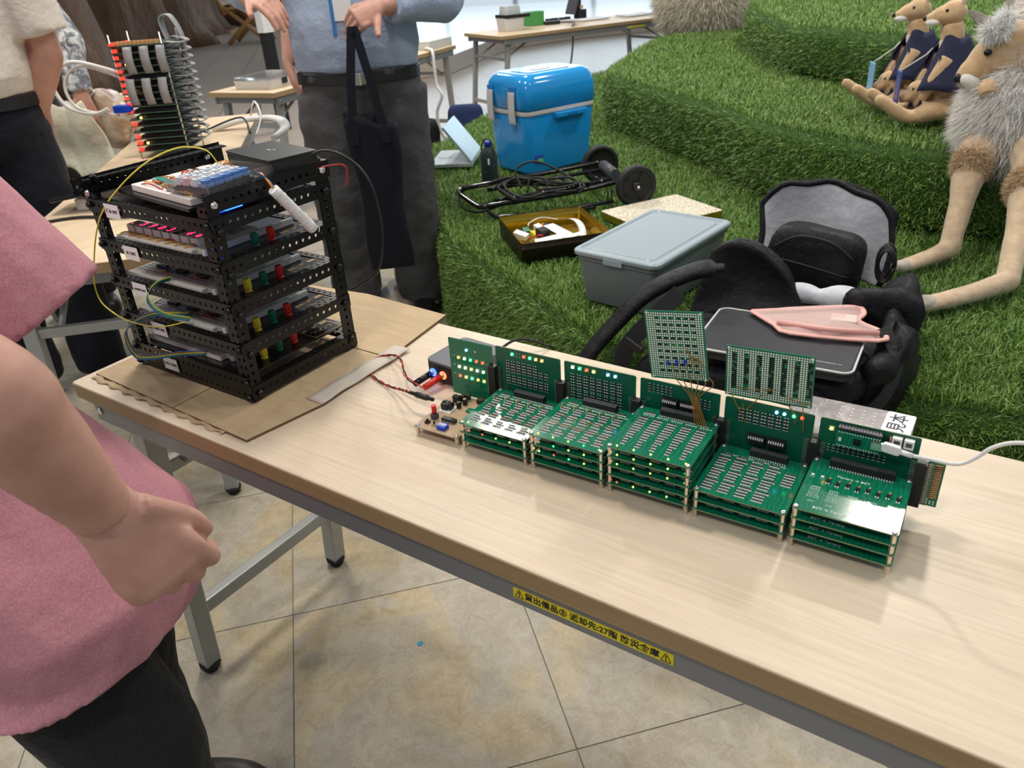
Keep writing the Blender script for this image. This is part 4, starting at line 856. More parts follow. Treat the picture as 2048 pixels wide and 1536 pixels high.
# cooler
co = thing('cooler_box', 'glossy bright blue cooler box with grey latches on the turf', 'cooler', (-.735, 2.63, GZ), math.radians(70))
def taper(w0, d0, w1, d1, z0, z1, r, name, m, par, bev=0):
    mb = MB(); mb.loft([[V(x, y, z) for x, y in rrect(w, d, r, 5)] for w, d, z in ((w0, d0, z0), (w1, d1, z1))], True); return mb.build(name, m, par, bevel=bev, seg=3)
taper(.365, .26, .395, .29, .005, .260, .035, 'body', 'cooler_blue', co, .006); taper(.402, .297, .404, .299, .255, .275, .038, 'rim', 'cooler_grey', co, .003)
mb = MB(); prof = [(.404, .299, .275, .038), (.404, .299, .282, .038), (.412, .307, .288, .042), (.412, .307, .350, .045), (.404, .299, .382, .05), (.380, .275, .408, .055), (.34, .24, .420, .055), (.30, .20, .418, .05)]
mb.loft([[V(x, y, z) for x, y in rrect(w, d, r, 5)] for w, d, z, r in prof]); mb.build('lid', 'cooler_blue', co)
MB().prism(rrect(.10, .05, .02, 4), .4185, .423).build('lid_hatch', 'cooler_grey', co, bevel=.002); MB().prism([(x, y) for x, y in rrect(.24, .14, .02, 4)], .416, .4205).build('lid_panel', 'cooler_blue', co, bevel=.002)
for x in (-.135, .02, .13)[:0]: pass
for y in (-.085, .075):
    MB().sheet(lambda u, v, y=y: (-.2085-.004*math.sin(v*PI), y+.042*u, .222+.130*v), 2, 8, .006).build('latch', 'cooler_grey', co, bevel=.001)
    MB().b2((-.2085, y-.004, .338), (-.198, y+.046, .372)).build('latch_recess', 'cooler_dark', co)
MB().b2((-.045, -.170, .232), (.13, -.145, .254)).build('handle', 'cooler_blue', co, bevel=.004); MB().b2((.015, -.172, .239), (.07, -.168, .247)).build('grip', 'cooler_dark', co)
MB().b2((-.155, -.1345, .045), (-.105, -.1335, .09)).build('sticker', 'sticker_navy', co); MB().b2((-.135, -.136, .048), (-.108, -.135, .068)).build('sticker_patch', 'sticker_green', co)
# hand trolley lying flat
tr_ = thing('hand_trolley', 'folded black luggage trolley lying on the turf before the cooler', 'trolley', (-.3, 2.2, GZ))
whl = MB().lathe([(.020, -.014), (.052, -.012), (.060, -.014), (.060, -.017), (.074, -.017), (.078, -.012), (.078, .012), (.074, .017), (.060, .017), (.060, .014), (.052, .010), (.020, .012)], (0, 0, 0), 32).mesh('tyre'); whl.materials.append(M('black_rubber'))
ax = (V(-.041, 2.173, 0)-V(-.335, 2.435, 0)).normalized()
for c in (V(-.041, 2.173, GZ+.078), V(-.330, 2.430, GZ+.078)):
    o = inst(whl, 'wheel', tr_); o.matrix_parent_inverse = pmat(tr_).inverted(); o.location = c; o.rotation_euler = ax.to_track_quat('Z', 'Y').to_euler()
    hb = MB().lathe([(.020, .010), (.019, .020), (.012, .024), (.004, .025)], (0, 0, 0), 20); 
    for q in range(5): hb.box((.036*math.cos(q*1.2566), .036*math.sin(q*1.2566), .0125), (.036, .004, .005), rotm(0, 0, q*1.2566))
    hb.build('hub', 'black_plastic', o); MB().lathe([(.006, 0), (.006, .004), (.002, .006)], (0, 0, .024), 8).build('axle_nut', 'nickel', o)
za = GZ+.078
def tubes(name, pts, r, m='black_gloss', n=8, k=5): return MB().tube(cr(pts, k), r, n).build(name, m, tr_, True)
tubes('axle', [(-.345, 2.445, za), (-.19, 2.305, za), (-.03, 2.165, za)], .008)
tubes('rail', [(-.30, 2.39, za+.02), (-.45, 2.22, za+.005), (-.66, 1.985, GZ+.065), (-.70, 1.945, GZ+.06), (-.69, 1.915, GZ+.05)], .010); tubes('rail', [(-.12, 2.23, za+.0), (-.27, 2.06, za-.02), (-.47, 1.86, GZ+.045), (-.51, 1.825, GZ+.04), (-.55, 1.835, GZ+.04), (-.69, 1.915, GZ+.05)], .010)
tubes('inner_rail', [(-.27, 2.36, za), (-.42, 2.18, GZ+.07), (-.60, 1.985, GZ+.055)], .008); tubes('inner_rail', [(-.16, 2.27, za), (-.31, 2.09, GZ+.06), (-.50, 1.89, GZ+.05)], .008)
tubes('lower_frame', [(-.12, 2.14, GZ+.02), (-.28, 1.96, GZ+.012), (-.42, 1.84, GZ+.01), (-.47, 1.83, GZ+.012), (-.55, 1.89, GZ+.03)], .008); tubes('stand', [(-.16, 2.07, GZ+.012), (-.24, 1.96, GZ+.010), (-.235, 1.90, GZ+.009)], .007)
for t in (.15, .38, .62, .85):
    a, b_ = V(-.28, 2.37, za).lerp(V(-.64, 1.97, GZ+.06), t), V(-.14, 2.25, za).lerp(V(-.48, 1.87, GZ+.05), t); MB().tube([a, b_], .006, 6).build('cross_tube', 'black_gloss', tr_, True)
MB().tube([(-.27, 2.345, za+.018), (-.165, 2.245, za+.014)], .022, 12).build('grip', 'dark_grey_plastic', tr_, True)
rr = random.Random(2)
for q in range(6):
    a0 = rr.uniform(0, 6); tubes('bungee_cord', [(-.33+.14*math.cos(a0+k*1.1)-.02*k, 2.08+.09*math.sin(a0+k*1.1)-.02*k, GZ+.07+.015*math.sin(k*2+q)+.004*q) for k in range(6)], .0045, 'black_rubber', 6, 4)
tubes('bungee_cord', [(-.46, 2.02, GZ+.07), (-.50, 2.05, GZ+.13), (-.44, 2.10, GZ+.155), (-.34, 2.14, GZ+.11), (-.27, 2.12, GZ+.08)], .0045, 'black_rubber'); tubes('bungee_cord', [(-.40, 1.97, GZ+.07), (-.40, 2.0, GZ+.115), (-.34, 2.01, GZ+.115), (-.32, 1.99, GZ+.07)], .0045, 'black_rubber')
tubes('bungee_cord', [(-.60, 2.0, GZ+.07), (-.70, 1.96, GZ+.05), (-.66, 1.88, GZ+.015), (-.55, 1.84, GZ+.012), (-.46, 1.87, GZ+.04)], .0045, 'black_rubber'); tubes('hook', [(-.13, 2.12, GZ+.07), (-.125, 2.105, GZ+.02), (-.115, 2.115, GZ+.02), (-.12, 2.13, GZ+.07)], .003)
# plaid bottle
m, n, l, b = _new('plaid'); v = coords(n, l); w1 = n.new('ShaderNodeTexChecker'); w1.inputs['Scale'].default_value = 70; w1.inputs['Color1'].default_value = (.010, .018, .030, 1); w1.inputs['Color2'].default_value = (.012, .035, .03, 1); l.new(v, w1.inputs[0]); l.new(w1.outputs[0], b.inputs['Base Color']); b.inputs['Roughness'].default_value = .8
mat('cap_blue', (.02, .03, .42), .35)
bo = thing('bottle', 'plastic bottle with blue cap in a dark plaid cover beside the cooler', 'bottle', (-.800, 2.285, GZ))
MB().lathe([(.034, 0), (.037, .01), (.037, .105), (.034, .125), (.022, .142), (.016, .145)], n=20).build('plaid_cover', 'plaid', bo); MB().lathe([(.012, .14), (.012, .150)], n=14).build('neck', 'white_plastic', bo); MB().lathe([(.0155, .148), (.0155, .170), (.013, .172)], n=18).build('cap', 'cap_blue', bo)
MB().tube(cr([(-.03, 0, .10), (-.036, .0, .14), (-.018, 0, .175), (.01, 0, .178), (.026, 0, .15), (.034, -.01, .12)], 5), .003, 6).build('cord', 'black_rubber', bo); MB().b2((.02, -.036, .08), (.027, -.033, .105)).build('care_tag', 'paper', bo)
# laptop
mat('laptop_silver', (.48, .52, .55), .35, .4); mat('laptop_lid', (.42, .58, .66), .3, .3); mat('key_grey', (.52, .53, .54), .5)
la = thing('laptop', 'silver half open laptop lying on the turf left of the cooler', 'laptop', (-1.19, 2.55, GZ), math.atan2(.45, .86))
MB().b2((-.105, -.15, 0), (.105, .15, .018)).build('base', 'laptop_silver', la, bevel=.003); kb = MB()
for i in range(5):
    for j in range(11): kb.b2((.0+.0195*i, -.135+.0245*j, .018), (.0165+.0195*i, -.1135+.0245*j, .0195))
stuff(kb.build('keys', 'key_grey', la)); MB().lathe([(.03, .018), (.032, .0188), (.026, .0188)], (-.055, 0, 0), 24).build('touch_ring', 'key_grey', la)
ld_ = MB().b2((-.205, -.15, -.008), (0, .15, .004)).build('lid', 'laptop_lid', la, bevel=.003); ld_.location = (.1, 0, .022); ld_.rotation_euler = (0, .92, 0); MB().b2((-.195, -.14, -.0085), (-.012, .14, -.008)).build('screen', 'black_gloss', ld_)
# biscuit tin with oddments
mat('tin_brown', (.030, .018, .012), .4, .3); mat('tin_gold', (.42, .30, .04), .3, .8)
ti = thing('tin_box', 'dark brown tin with gold inside full of small parts on the turf', 'tin', (-.118, 1.69, GZ), math.radians(-42))
w_, d_, h_ = .315, .305, .062
mb = MB(); mb.loft([[V(x, y, z) for x, y in rrect(w, d, .012, 4)] for w, d, z in ((w_, d_, 0), (w_, d_, .040), (w_+.004, d_+.004, .042), (w_, d_, .044), (w_, d_, h_))], True, False); mb.f.append(tuple(range(20))[::-1]); mb.sm.append(False); mb.build('wall', 'tin_brown', ti)
mb = MB(); mb.loft([[V(x, y, z) for x, y in rrect(w, d, .011, 4)] for w, d, z in ((w_-.006, d_-.006, .003), (w_-.006, d_-.006, .036), (w_-.009, d_-.009, .038), (w_-.006, d_-.006, .04), (w_-.002, d_-.002, h_+.0005))], True, False); mb.f.append(tuple(range(20))); mb.sm.append(False); mb.build('gold_lining', 'tin_gold', ti, fix=False)
def oddment(name, label, cat, mbx, m): 
    mbx.xf(Matrix.Translation((-.118, 1.69, GZ+.004)) @ Matrix.Rotation(math.radians(-42), 4, 'Z')); return tag(mbx.build(name, m), label, cat)
oddment('ribbon_cable', 'flat pale grey ribbon cable folded inside the tin', 'cable', MB().sheet(lambda u, v: (-.12+.20*v+.012*math.sin(u*2), .06+.022*u+.03*math.sin(v*3), .035+.012*math.sin(v*5)), 2, 16, .001), 'white_cable')
oddment('paper_slip', 'long white paper slip lying in the tin', 'paper', MB().box((.02, .015, .040), (.19, .042, .0012), rotm(.05, -.06, .12)), 'paper')
oddment('paper_slip', 'square white paper note leaning at the right end of the tin', 'paper', MB().box((.10, -.045, .043), (.085, .09, .0012), rotm(.15, -.12, -.2)), 'paper')
oddment('price_tag', 'white printed tag sticking up at the corner of the tin', 'tag', MB().box((.125, .03, .052), (.022, .05, .0012), rotm(.3, .2, -.3)), 'white_plastic')
oddment('yellow_tool', 'yellow plastic tool handle lying in the tin', 'tool', MB().box((-.01, -.055, .022), (.09, .016, .012), rotm(0, 0, .1)), 'yellow_plastic')
oddment('relay_cube', 'small black cube module lying in the tin', 'module', MB().box((.03, -.045, .042), (.036, .034, .030), rotm(0, .05, .3)), 'black_plastic')
for q, (x, y, c, lab_) in enumerate(((-.09, -.07, 'green_plastic', 'small green connector at the front of the tin'), (-.10, -.02, 'white_plastic', 'small white connector block in the tin'), (-.05, -.10, 'paper', 'small white card at the front corner of the tin'), (-.075, .02, 'black_plastic', 'small black chip in the left of the tin'))):
    oddment('connector', lab_, 'part', MB().box((x, y, .018), (.03+.01*q, .024, .012+.003*q), rotm(.1*q, .2, .4*q)), c)
for c, P, lab_ in (('orange_wire', [(-.10, .0, .03), (-.06, -.02, .045), (-.02, -.03, .03)], 'short orange wire in the tin'), ('red_wire', [(.05, -.05, .04), (.07, -.07, .05), (.04, -.10, .03)], 'short red wire beside the black cube in the tin'), ('white_cable', [(-.13, .06, .03), (-.145, .0, .04), (-.12, -.05, .035), (-.10, -.06, .03)], 'white wire loop at the left end of the tin')):
    oddment('wire', lab_, 'wire', MB().tube(cr(P, 5), .0022, 6), c)
noisy('speckle', [(.40, (.46, .38, .24)), (.5, (.68, .62, .50)), (.62, (.80, .77, .68))], 130, .45, 0, detail=2)
td = thing('speckled_board', 'cream speckled tin lid lying behind the grey storage box', 'lid', (.102, 2.085, GZ), math.radians(61))
MB().prism(rrect(.35, .27, .01, 3), 0, .022).build('rim', 'tin_gold', td); MB().prism(rrect(.348, .268, .01, 3), .022, .0245).build('top', 'speckle', td, bevel=.001)
# grey storage box
mat('box_grey', (.155, .175, .185), .45); mat('lid_grey', (.30, .36, .40), .25)
sb = thing('storage_box', 'grey plastic storage box with a pale translucent lid on the turf', 'box', (.352, 1.475, GZ), math.radians(-6))
taper(.222, .385, .250, .415, 0, .140, .02, 'body', 'box_grey', sb, .003); taper(.256, .42, .256, .42, .125, .140, .022, 'rim', 'box_grey', sb, .002)
mb = MB(); mb.loft([[V(x, y, z) for x, y in rrect(w, d, r, 5)] for w, d, z, r in ((.27, .435, .140, .025), (.272, .437, .150, .025), (.264, .429, .154, .024), (.242, .407, .154, .02), (.236, .401, .150, .02), (.21, .375, .1505, .018), (.205, .37, .1535, .018))]); mb.build('lid', 'lid_grey', sb, bevel=.001)
MB().b2((-.03, -.2195, .128), (.03, -.214, .146)).build('clip', 'lid_grey', sb, bevel=.002)
# ------------------------------------------------------------------ backpack pile
noisy('black_nylon', [(.3, (.006, .006, .008)), (.7, (.012, .012, .015))], 9, .5, .7, 16, .012, detail=4, spec=.2); noisy('grey_lining', [(.3, (.30, .30, .34)), (.7, (.42, .42, .46))], 7, .38, .55, 9, .02, detail=3)
mat('pipe_white', (.62, .62, .62), .5); mat('webbing', (.014, .014, .016), .7); noisy('sleeve_cloth', [(.3, (.020, .022, .028)), (.7, (.032, .034, .042))], 30, .5, .15, 300, .001)
bp = thing('backpack', 'big open black backpack with grey lining at the turf edge', 'backpack', (.82, 1.22, GZ))
blob((.82, 1.20, .428), (.215, .215, .040), p=.5, amp=.02, seed=2).build('body', 'black_nylon', bp, True)
blob((.70, 1.04, .405), (.13, .09, .045), p=.6, amp=.03, seed=3).build('front_pocket', 'black_nylon', bp, True)
def flapfn(u, v):
    x = .565+.28*u+.02*v*(1-u); hmp = math.sin(PI*min(1, (u*.86+.13)))**.35; z = .40+(.262*(1-.42*u))*v*hmp; y = 1.18+.10*v+.05*math.sin(u*PI)*math.sin(v*PI)
    return (x, y, z)
MB().sheet(flapfn, 16, 12, .035).build('side_flap', 'black_nylon', bp, True, sub=1)
lin = lambda u, v: (.60+.335*u+.01*math.sin(v*4), 1.60+.06*v+.018*math.sin(u*PI*2.2)*math.sin(v*PI), .44+.245*v*(1-.06*u)*(math.sin(PI*(.06+.88*u))**.22)+.006*math.sin(u*17+v*5))
MB().sheet(lin, 20, 14, .012).build('lining_flap', 'grey_lining', bp, True, sub=1)
ed = [Vector(lin(0, v/8)) for v in range(9)]+[Vector(lin(u/14, 1)) for u in range(1, 15)]+[Vector(lin(1, 1-v/8)) for v in range(1, 9)]
MB().tube([p+V(0, .004, .002) for p in ed], .0085, 8).build('flap_edge', 'black_nylon', bp, True)
MB().sheet(lambda u, v: (.60+.335*u, 1.645+.06*v, .44+.245*v*(1-.06*u)*(math.sin(PI*(.06+.88*u))**.22)), 16, 10, -.02).build('flap_back', 'black_nylon', bp, True)
blob((1.045, 1.18, .425), (.040, .13, .085), p=.6, amp=.05, seed=5, freq=16).build('side_panel', 'black_nylon', bp, True); blob((.985, 1.37, .455), (.075, .09, .075), p=.6, amp=.05, seed=6, freq=15).build('side_panel', 'black_nylon', bp, True)
def band(name, pts, w, th, up=(0, 0, 1), m='webbing'):
    P = cr(pts, 6); mb = MB(); rings = []
    for i, p in enumerate(P):
        t = (P[min(i+1, len(P)-1)]-P[max(i-1, 0)]).normalized(); a = t.cross(Vector(up)).normalized(); u = a.cross(t).normalized(); rings.append([p+a*w/2+u*th/2, p-a*w/2+u*th/2, p-a*w/2-u*th/2, p+a*w/2-u*th/2])
    mb.loft(rings, False); return mb.build(name, m, bp, True)
MB().tube(cr([(.655, 1.20, .585), (.59, 1.17, .575), (.50, 1.12, .525), (.44, 1.07, .455), (.39, 1.02, .38), (.37, .985, .32)], 6), [.018]*3+[.036]*26+[.026, .018], 12, flat=(1, .5)).build('shoulder_strap', 'black_nylon', bp, True); band('strap_webbing', [(.372, .98, .33), (.36, .975, .28), (.362, .975, .21)], .028, .004, (.6, -.8, 0))
band('shoulder_strap', [(.60, 1.07, .56), (.55, 1.03, .50), (.50, 1.0, .43), (.49, .99, .37)], .04, .012, (.5, -.8, .5)); band('strap_webbing', [(1.02, 1.16, .52), (1.065, 1.12, .47), (1.055, 1.06, .40), (1.0, 1.03, .34), (.985, 1.0, .26), (.992, .995, .16)], .028, .004, (.6, -.8, 0)); band('strap_webbing', [(.96, 1.03, .40), (.965, .995, .33), (.985, .99, .22), (1.0, .99, .13)], .05, .012, (.6, -.8, 0))
MB().box((.985, .985, .235), (.05, .014, .035)).build('buckle', 'black_plastic', bp, True, bevel=.003); MB().box((.52, 1.0, .44), (.05, .02, .02), rotm(0, .5, 0)).build('buckle', 'black_plastic', bp, True, bevel=.003); blob((.63, 1.0, .33), (.10, .035, .10), p=.7, amp=.04, seed=8).build('drooping_side', 'black_nylon', bp, True); blob((.85, 1.0, .34), (.14, .035, .09), p=.7, amp=.04, seed=9).build('drooping_side', 'black_nylon', bp, True)
pc = thing('black_pouch', 'black padded pouch leaning on the grey lining of the backpack', 'pouch', (.785, 1.50, .44)); blob((.785, 1.52, .520), (.118, .055, .085), rotm(-.15, .08, 0), .55, amp=.012, seed=4).build('body', 'black_nylon', pc, True)
MB().tube(cr([(.69, 1.47, .555), (.75, 1.463, .592), (.83, 1.465, .585), (.885, 1.475, .545)], 6), .0035, 6).build('zip', 'webbing', pc, True); MB().tube(cr([(.69, 1.462, .53), (.78, 1.458, .52), (.88, 1.466, .50)], 6), .003, 6).build('seam', 'webbing', pc, True)
ck = thing('coiled_cable', 'coiled black cable hung at the right edge of the open flap', 'cable', (.95, 1.56, .52))
for q in range(7): MB().tube([(.95+.02*math.cos(a*PI/8)+.004*math.sin(q), 1.54+.004*q, .515+.042*math.sin(a*PI/8)+.002*q) for a in range(17)], .0032, 6).build('loop', 'black_rubber', ck, True)
noisy('pale_cloth', [(.3, (.42, .44, .50)), (.7, (.62, .64, .70))], 12, .8, .4, 20, .01)
tag(blob((.845, 1.375, .485), (.085, .045, .035), p=.8, amp=.05, seed=12).build('cloth', 'pale_cloth'), 'pale grey crumpled cloth tucked inside the backpack', 'cloth')
SZ = .502
sv_ = thing('laptop_sleeve', 'black laptop sleeve with white piping lying on the backpack', 'sleeve', (.835, 1.07, SZ-.03), math.radians(4))
MB().prism(rrect(.325, .225, .022, 5), .0, .026).build('body', 'sleeve_cloth', sv_, bevel=.006, seg=3); MB().prism(rrect(.327, .227, .023, 5), .012, .0145).build('zip', 'webbing', sv_)
for z in (.0235,):
    P = [V(x, y, z) for x, y in rrect(.327, .227, .022, 5)]; MB().tube(P+[P[0]], .0026, 8).build('piping', 'pipe_white', sv_)
text('lettering', 'INCORPORATED & 2005 MICRO, INC', .0042, 'silk', sv_, (.105, -.085, .0266), (0, 0, 0), 1)
mat('pink_trim', (.78, .42, .38), .6, alpha=1); m = mat('pink_mesh', (.84, .60, .56), .5, alpha=.5); mat('beige_plug', (.72, .56, .50), .4)
pp_ = thing('mesh_pouch', 'pale pink mesh pouch lying on the black laptop sleeve', 'pouch', (.87, 1.11, SZ-.003), math.radians(4))
out = [(-.125, .055), (.005, .125), (.085, .165), (.105, .13), (.10, .085), (.155, .045), (.15, .0), (-.02, -.03), (-.06, .0)]
pk = lambda x, y: .012+.026*math.exp(-((x-.03)**2+(y-.06)**2)/.006)
mb = MB(); c0 = V(.03, .06, .036); mb.add([(c0.x, c0.y, .034)]+[(x, y, .008) for x, y in out]+[(x*.5+c0.x*.5, y*.5+c0.y*.5, .03) for x, y in out], [])
N_ = len(out)
for i in range(N_): j = (i+1) % N_; mb.f += [(1+i, 1+j, 1+N_+j, 1+N_+i), (1+N_+i, 1+N_+j, 0)]; mb.sm += [True, True]
mb.build('mesh_panel', 'pink_mesh', pp_); MB().add([(x, y, .002) for x, y in out], [tuple(range(N_))]).build('back_panel', 'pink_mesh', pp_)
MB().tube(cr([(x, y, .008) for x, y in out+[out[0]]], 3), .0055, 8, flat=(1.2, .7)).build('trim', 'pink_trim', pp_); MB().tube([(-.055, -.0, .016), (.05, -.012, .022), (.15, .018, .018)], .006, 8).build('zip_edge', 'pink_trim', pp_)
MB().box((.075, .045, .021), (.055, .04, .02), rotm(0, 0, .1)).build('beige_case', 'beige_plug', pp_, bevel=.004)
# white panel edge at far right on turf
wp = thing('white_slab', 'white panel edge lying on the turf at the right border', 'panel', (1.36, 1.34, GZ), math.radians(-84)); MB().b2((-.14, -.05, 0), (.14, .09, .022)).build('panel', 'white_plastic', wp, bevel=.002); MB().b2((-.12, -.03, .022), (.12, .08, .0225)).build('screen', 'dark_grey_plastic', wp)
# navy bag and black bag by the far table
noisy('navy_cloth', [(.3, (.010, .022, .085)), (.7, (.016, .032, .12))], 40, .8, .2, 200, .002)
nb_ = thing('navy_bag', 'navy blue flat bag standing on the floor left of the cooler', 'bag', (-2.17, 3.93, 0), math.radians(34)); blob((0, 0, .19), (.125, .04, .19), p=.35).build('body', 'navy_cloth', nb_); MB().tube(cr([(-.09, -.04, .05), (-.09, -.044, .2), (-.09, -.04, .34)], 5), .006, 6).build('handle', 'webbing', nb_)
kb_ = thing('black_bag', 'small black bag on the floor beside the navy bag', 'bag', (-2.36, 3.74, 0), math.radians(30)); blob((0, 0, .14), (.08, .06, .17), p=.6, amp=.04, seed=3).build('body', 'black_nylon', kb_); MB().tube(cr([(-.03, -.05, .22), (-.05, -.08, .15), (-.03, -.08, .06)], 5), .008, 6).build('strap', 'pipe_white', kb_)
# ------------------------------------------------------------------ plush animals
def plush(name, c1, c2, sc_=40): return noisy(name, [(.3, c1), (.7, c2)], sc_, .95, .5, 220, .004, sheen=.4)
plush('tan_plush', (.50, .32, .17), (.66, .46, .27)); plush('cream_plush', (.70, .58, .42), (.82, .72, .56)); plush('white_plush', (.74, .70, .66), (.86, .83, .80)); plush('grey_plush', (.30, .26, .22), (.50, .45, .39)); plush('golden_plush', (.58, .38, .15), (.72, .50, .24)); plush('foot_plush', (.46, .33, .21), (.62, .47, .32))
m, n, l, b = _new('hair'); at = n.new('ShaderNodeAttribute'); at.attribute_name = 'Col'; l.new(at.outputs['Color'], b.inputs['Base Color']); b.inputs['Roughness'].default_value = .6; b.inputs['Specular IOR Level'].default_value = .25
def fur(parent, mbx, n_, length, width, cols, bias=(0, 0, -.6), lean=(.2, .9), name='fur'):
    P = np.array(mbx.v); T = []
    for f in mbx.f:
        for k in range(1, len(f)-1): T.append((f[0], f[k], f[k+1]))
    T = np.array(T); A, B, C_ = P[T[:, 0]], P[T[:, 1]], P[T[:, 2]]; Nn = np.cross(B-A, C_-A); ar = np.linalg.norm(Nn, axis=1)+1e-12; ctr = P.mean(0)
    Nn /= ar[:, None]; s_ = np.sign((Nn*((A+B+C_)/3-ctr)).sum(1)); s_[s_ == 0] = 1; Nn *= s_[:, None]
    k = R_.choice(len(T), n_, p=ar/ar.sum()); u, v = R_.uniform(size=(2, n_, 1)); fl = (u+v) > 1; u = np.where(fl, 1-u, u); v = np.where(fl, 1-v, v)
    Q = A[k]+(B[k]-A[k])*u+(C_[k]-A[k])*v; D = Nn[k]+np.array(bias); D /= np.linalg.norm(D, axis=1)[:, None]; base = np.array(cols); cc = base[R_.choice(len(base), n_)]*R_.uniform(.8, 1.15, (n_, 1))
    o = blade_mesh(name, [blades(Q, D, length, width, lean, cc)], 'hair', parent); o.matrix_parent_inverse = pmat(parent).inverted(); return o
def lerpring(pts, n=16):
    """chain of (pos, rx, ry) -> smooth tube"""
    P = cr([Vector(p[0]) for p in pts], 5); K = len(pts)-1; mb = MB(); rings = []
    for i, p in enumerate(P):
        s_ = i/5; k = min(int(s_), K-1); f = s_-k; f = f*f*(3-2*f); rx = pts[k][1]*(1-f)+pts[k+1][1]*f; ry = pts[k][2]*(1-f)+pts[k+1][2]*f
        t = (P[min(i+1, len(P)-1)]-P[max(i-1, 0)]).normalized()
        if i == 0: up = V(0, 0, 1) if abs(t.z) < .7 else V(0, 1, 0)
        a = t.cross(up).normalized(); up = a.cross(t).normalized(); rings.append([p+a*math.cos(2*PI*q/n)*rx+up*math.sin(2*PI*q/n)*ry for q in range(n)])
    return mb.loft(rings)
WF = [(.70, .66, .60), (.58, .53, .46), (.78, .75, .71), (.45, .38, .30)]; TF = [(.62, .45, .29), (.70, .53, .36), (.52, .36, .22)]
bk_ = thing('plush_kangaroo', 'big shaggy plush kangaroo seated on the turf step at right', 'plush toy', (1.09, 2.36, .67))
body = MB(); body.add(*[(b_.v, b_.f) for b_ in [blob((1.115, 2.37, .735), (.125, .125, .165), p=.9)]][0], True)
for b_ in (lerpring([((1.10, 2.36, .83), .085, .085), ((1.085, 2.36, .90), .075, .075), ((1.045, 2.34, .945), .062, .062)]),   # neck
           lerpring([((1.115, 2.36, .70), .07, .07), ((1.06, 2.25, .66), .062, .065), ((1.045, 2.19, .60), .046, .050), ((1.047, 2.11, .52), .033, .036), ((1.048, 2.04, .455), .030, .032), ((1.05, 2.01, .425), .031, .031)]),
           lerpring([((1.16, 2.34, .69), .07, .07), ((1.20, 2.20, .66), .062, .065), ((1.205, 2.09, .59), .046, .050), ((1.21, 1.95, .50), .033, .036), ((1.213, 1.84, .44), .030, .032), ((1.215, 1.80, .422), .031, .031)]),
           lerpring([((1.052, 2.02, .425), .030, .030), ((1.01, 1.94, .418), .026, .022), ((.965, 1.87, .412), .027, .018), ((.935, 1.825, .408), .018, .012)]),
           lerpring([((1.217, 1.81, .425), .030, .030), ((1.15, 1.71, .418), .028, .024), ((1.075, 1.62, .412), .030, .020), ((1.025, 1.565, .408), .020, .014)]),
           lerpring([((1.115, 2.45, .63), .09, .08), ((1.25, 2.50, .68), .06, .05), ((1.40, 2.52, .68), .04, .035)])):
    body.add(b_.v, b_.f, True)
remesh(body, 'body', 'foot_plush', bk_, .009, 4)
hd_ = MB()
for b_ in (blob((1.032, 2.30, .925), (.062, .058, .062), p=1), lerpring([((1.04, 2.30, .93), .052, .055), ((1.005, 2.275, .895), .046, .048), ((.975, 2.255, .865), .032, .034), ((.958, 2.245, .848), .024, .026), ((.948, 2.238, .84), .012, .014)])): hd_.add(b_.v, b_.f, True)
HC = Matrix.Translation((.957, 2.28, .852)) @ Matrix.Scale(1.16, 4) @ Matrix.Translation((-.95, -2.24, -.848)); hd_.xf(HC)
head = remesh(hd_, 'head', 'tan_plush', bk_, .006, 3)
blob((.949, 2.233, .853), (.011, .009, .012), p=.9, nu=12, nv=8).xf(HC).build('nose', 'black_plastic', head, True); blob((.978, 2.235, .845), (.030, .016, .018), rotm(0, .5, .6), p=1, nu=14, nv=8).xf(HC).build('muzzle', 'white_plush', head, True); blob((1.003, 2.2255, .915), (.010, .006, .008), p=1, nu=10, nv=6).xf(HC).build('eye', 'black_gloss', head, True)
for e, (a, b_, c) in enumerate((((1.022, 2.295, .972), (.99, 2.29, 1.015), (.945, 2.275, 1.040)), ((1.048, 2.30, .975), (1.055, 2.295, 1.02), (1.035, 2.30, 1.078)))):
    A_, B_, C__ = Vector(a), Vector(b_), Vector(c); mb = MB(); rg = []
    for k in range(9):
        t = k/8; p = A_*(1-t)**2+B_*2*t*(1-t)+C__*t*t; w_ = .022*math.sin(PI*(.18+.80*t))**.8+.002; d = (C__-A_).normalized(); s_ = d.cross(V(0, 1, 0)).normalized(); rg.append([p+s_*w_, p+V(0, .007, 0), p-s_*w_, p-V(0, -.002, 0)])
    mb.loft(rg); mb.build('ear', 'grey_plush', head, True, sub=1)
paw = lerpring([((1.06, 2.30, .80), .035, .035), ((1.04, 2.255, .835), .028, .028), ((1.045, 2.235, .82), .022, .022)]); paw.build('paw', 'tan_plush', bk_, True)
blob((1.052, 1.597, .414), (.040, .026, .019), rotm(0, 0, .85), p=.9, nu=16, nv=8).build('toe', 'grey_plush', bk_, True); blob((.952, 1.848, .412), (.034, .022, .017), rotm(0, 0, .9), p=.9, nu=16, nv=8).build('toe', 'grey_plush', bk_, True)
chest = blob((1.11, 2.345, .735), (.128, .118, .165), p=.9); chest.build('chest_pad', 'white_plush', bk_, True); fur(bk_, chest, 22000, .055, .0007, [(.92, .92, .92), (.95, .95, .96), (.74, .66, .56), (.93, .90, .87)], (-.15, -.25, -.9), (.1, .6))
mane = lerpring([((1.15, 2.38, .975), .045, .05), ((1.15, 2.37, .91), .06, .06), ((1.14, 2.36, .85), .075, .07)]); fur(bk_, mane, 9000, .055, .0007, [(.78, .73, .66), (.84, .80, .75), (.60, .47, .34), (.90, .87, .84)], (.0, -.2, -.8), (.1, .7))
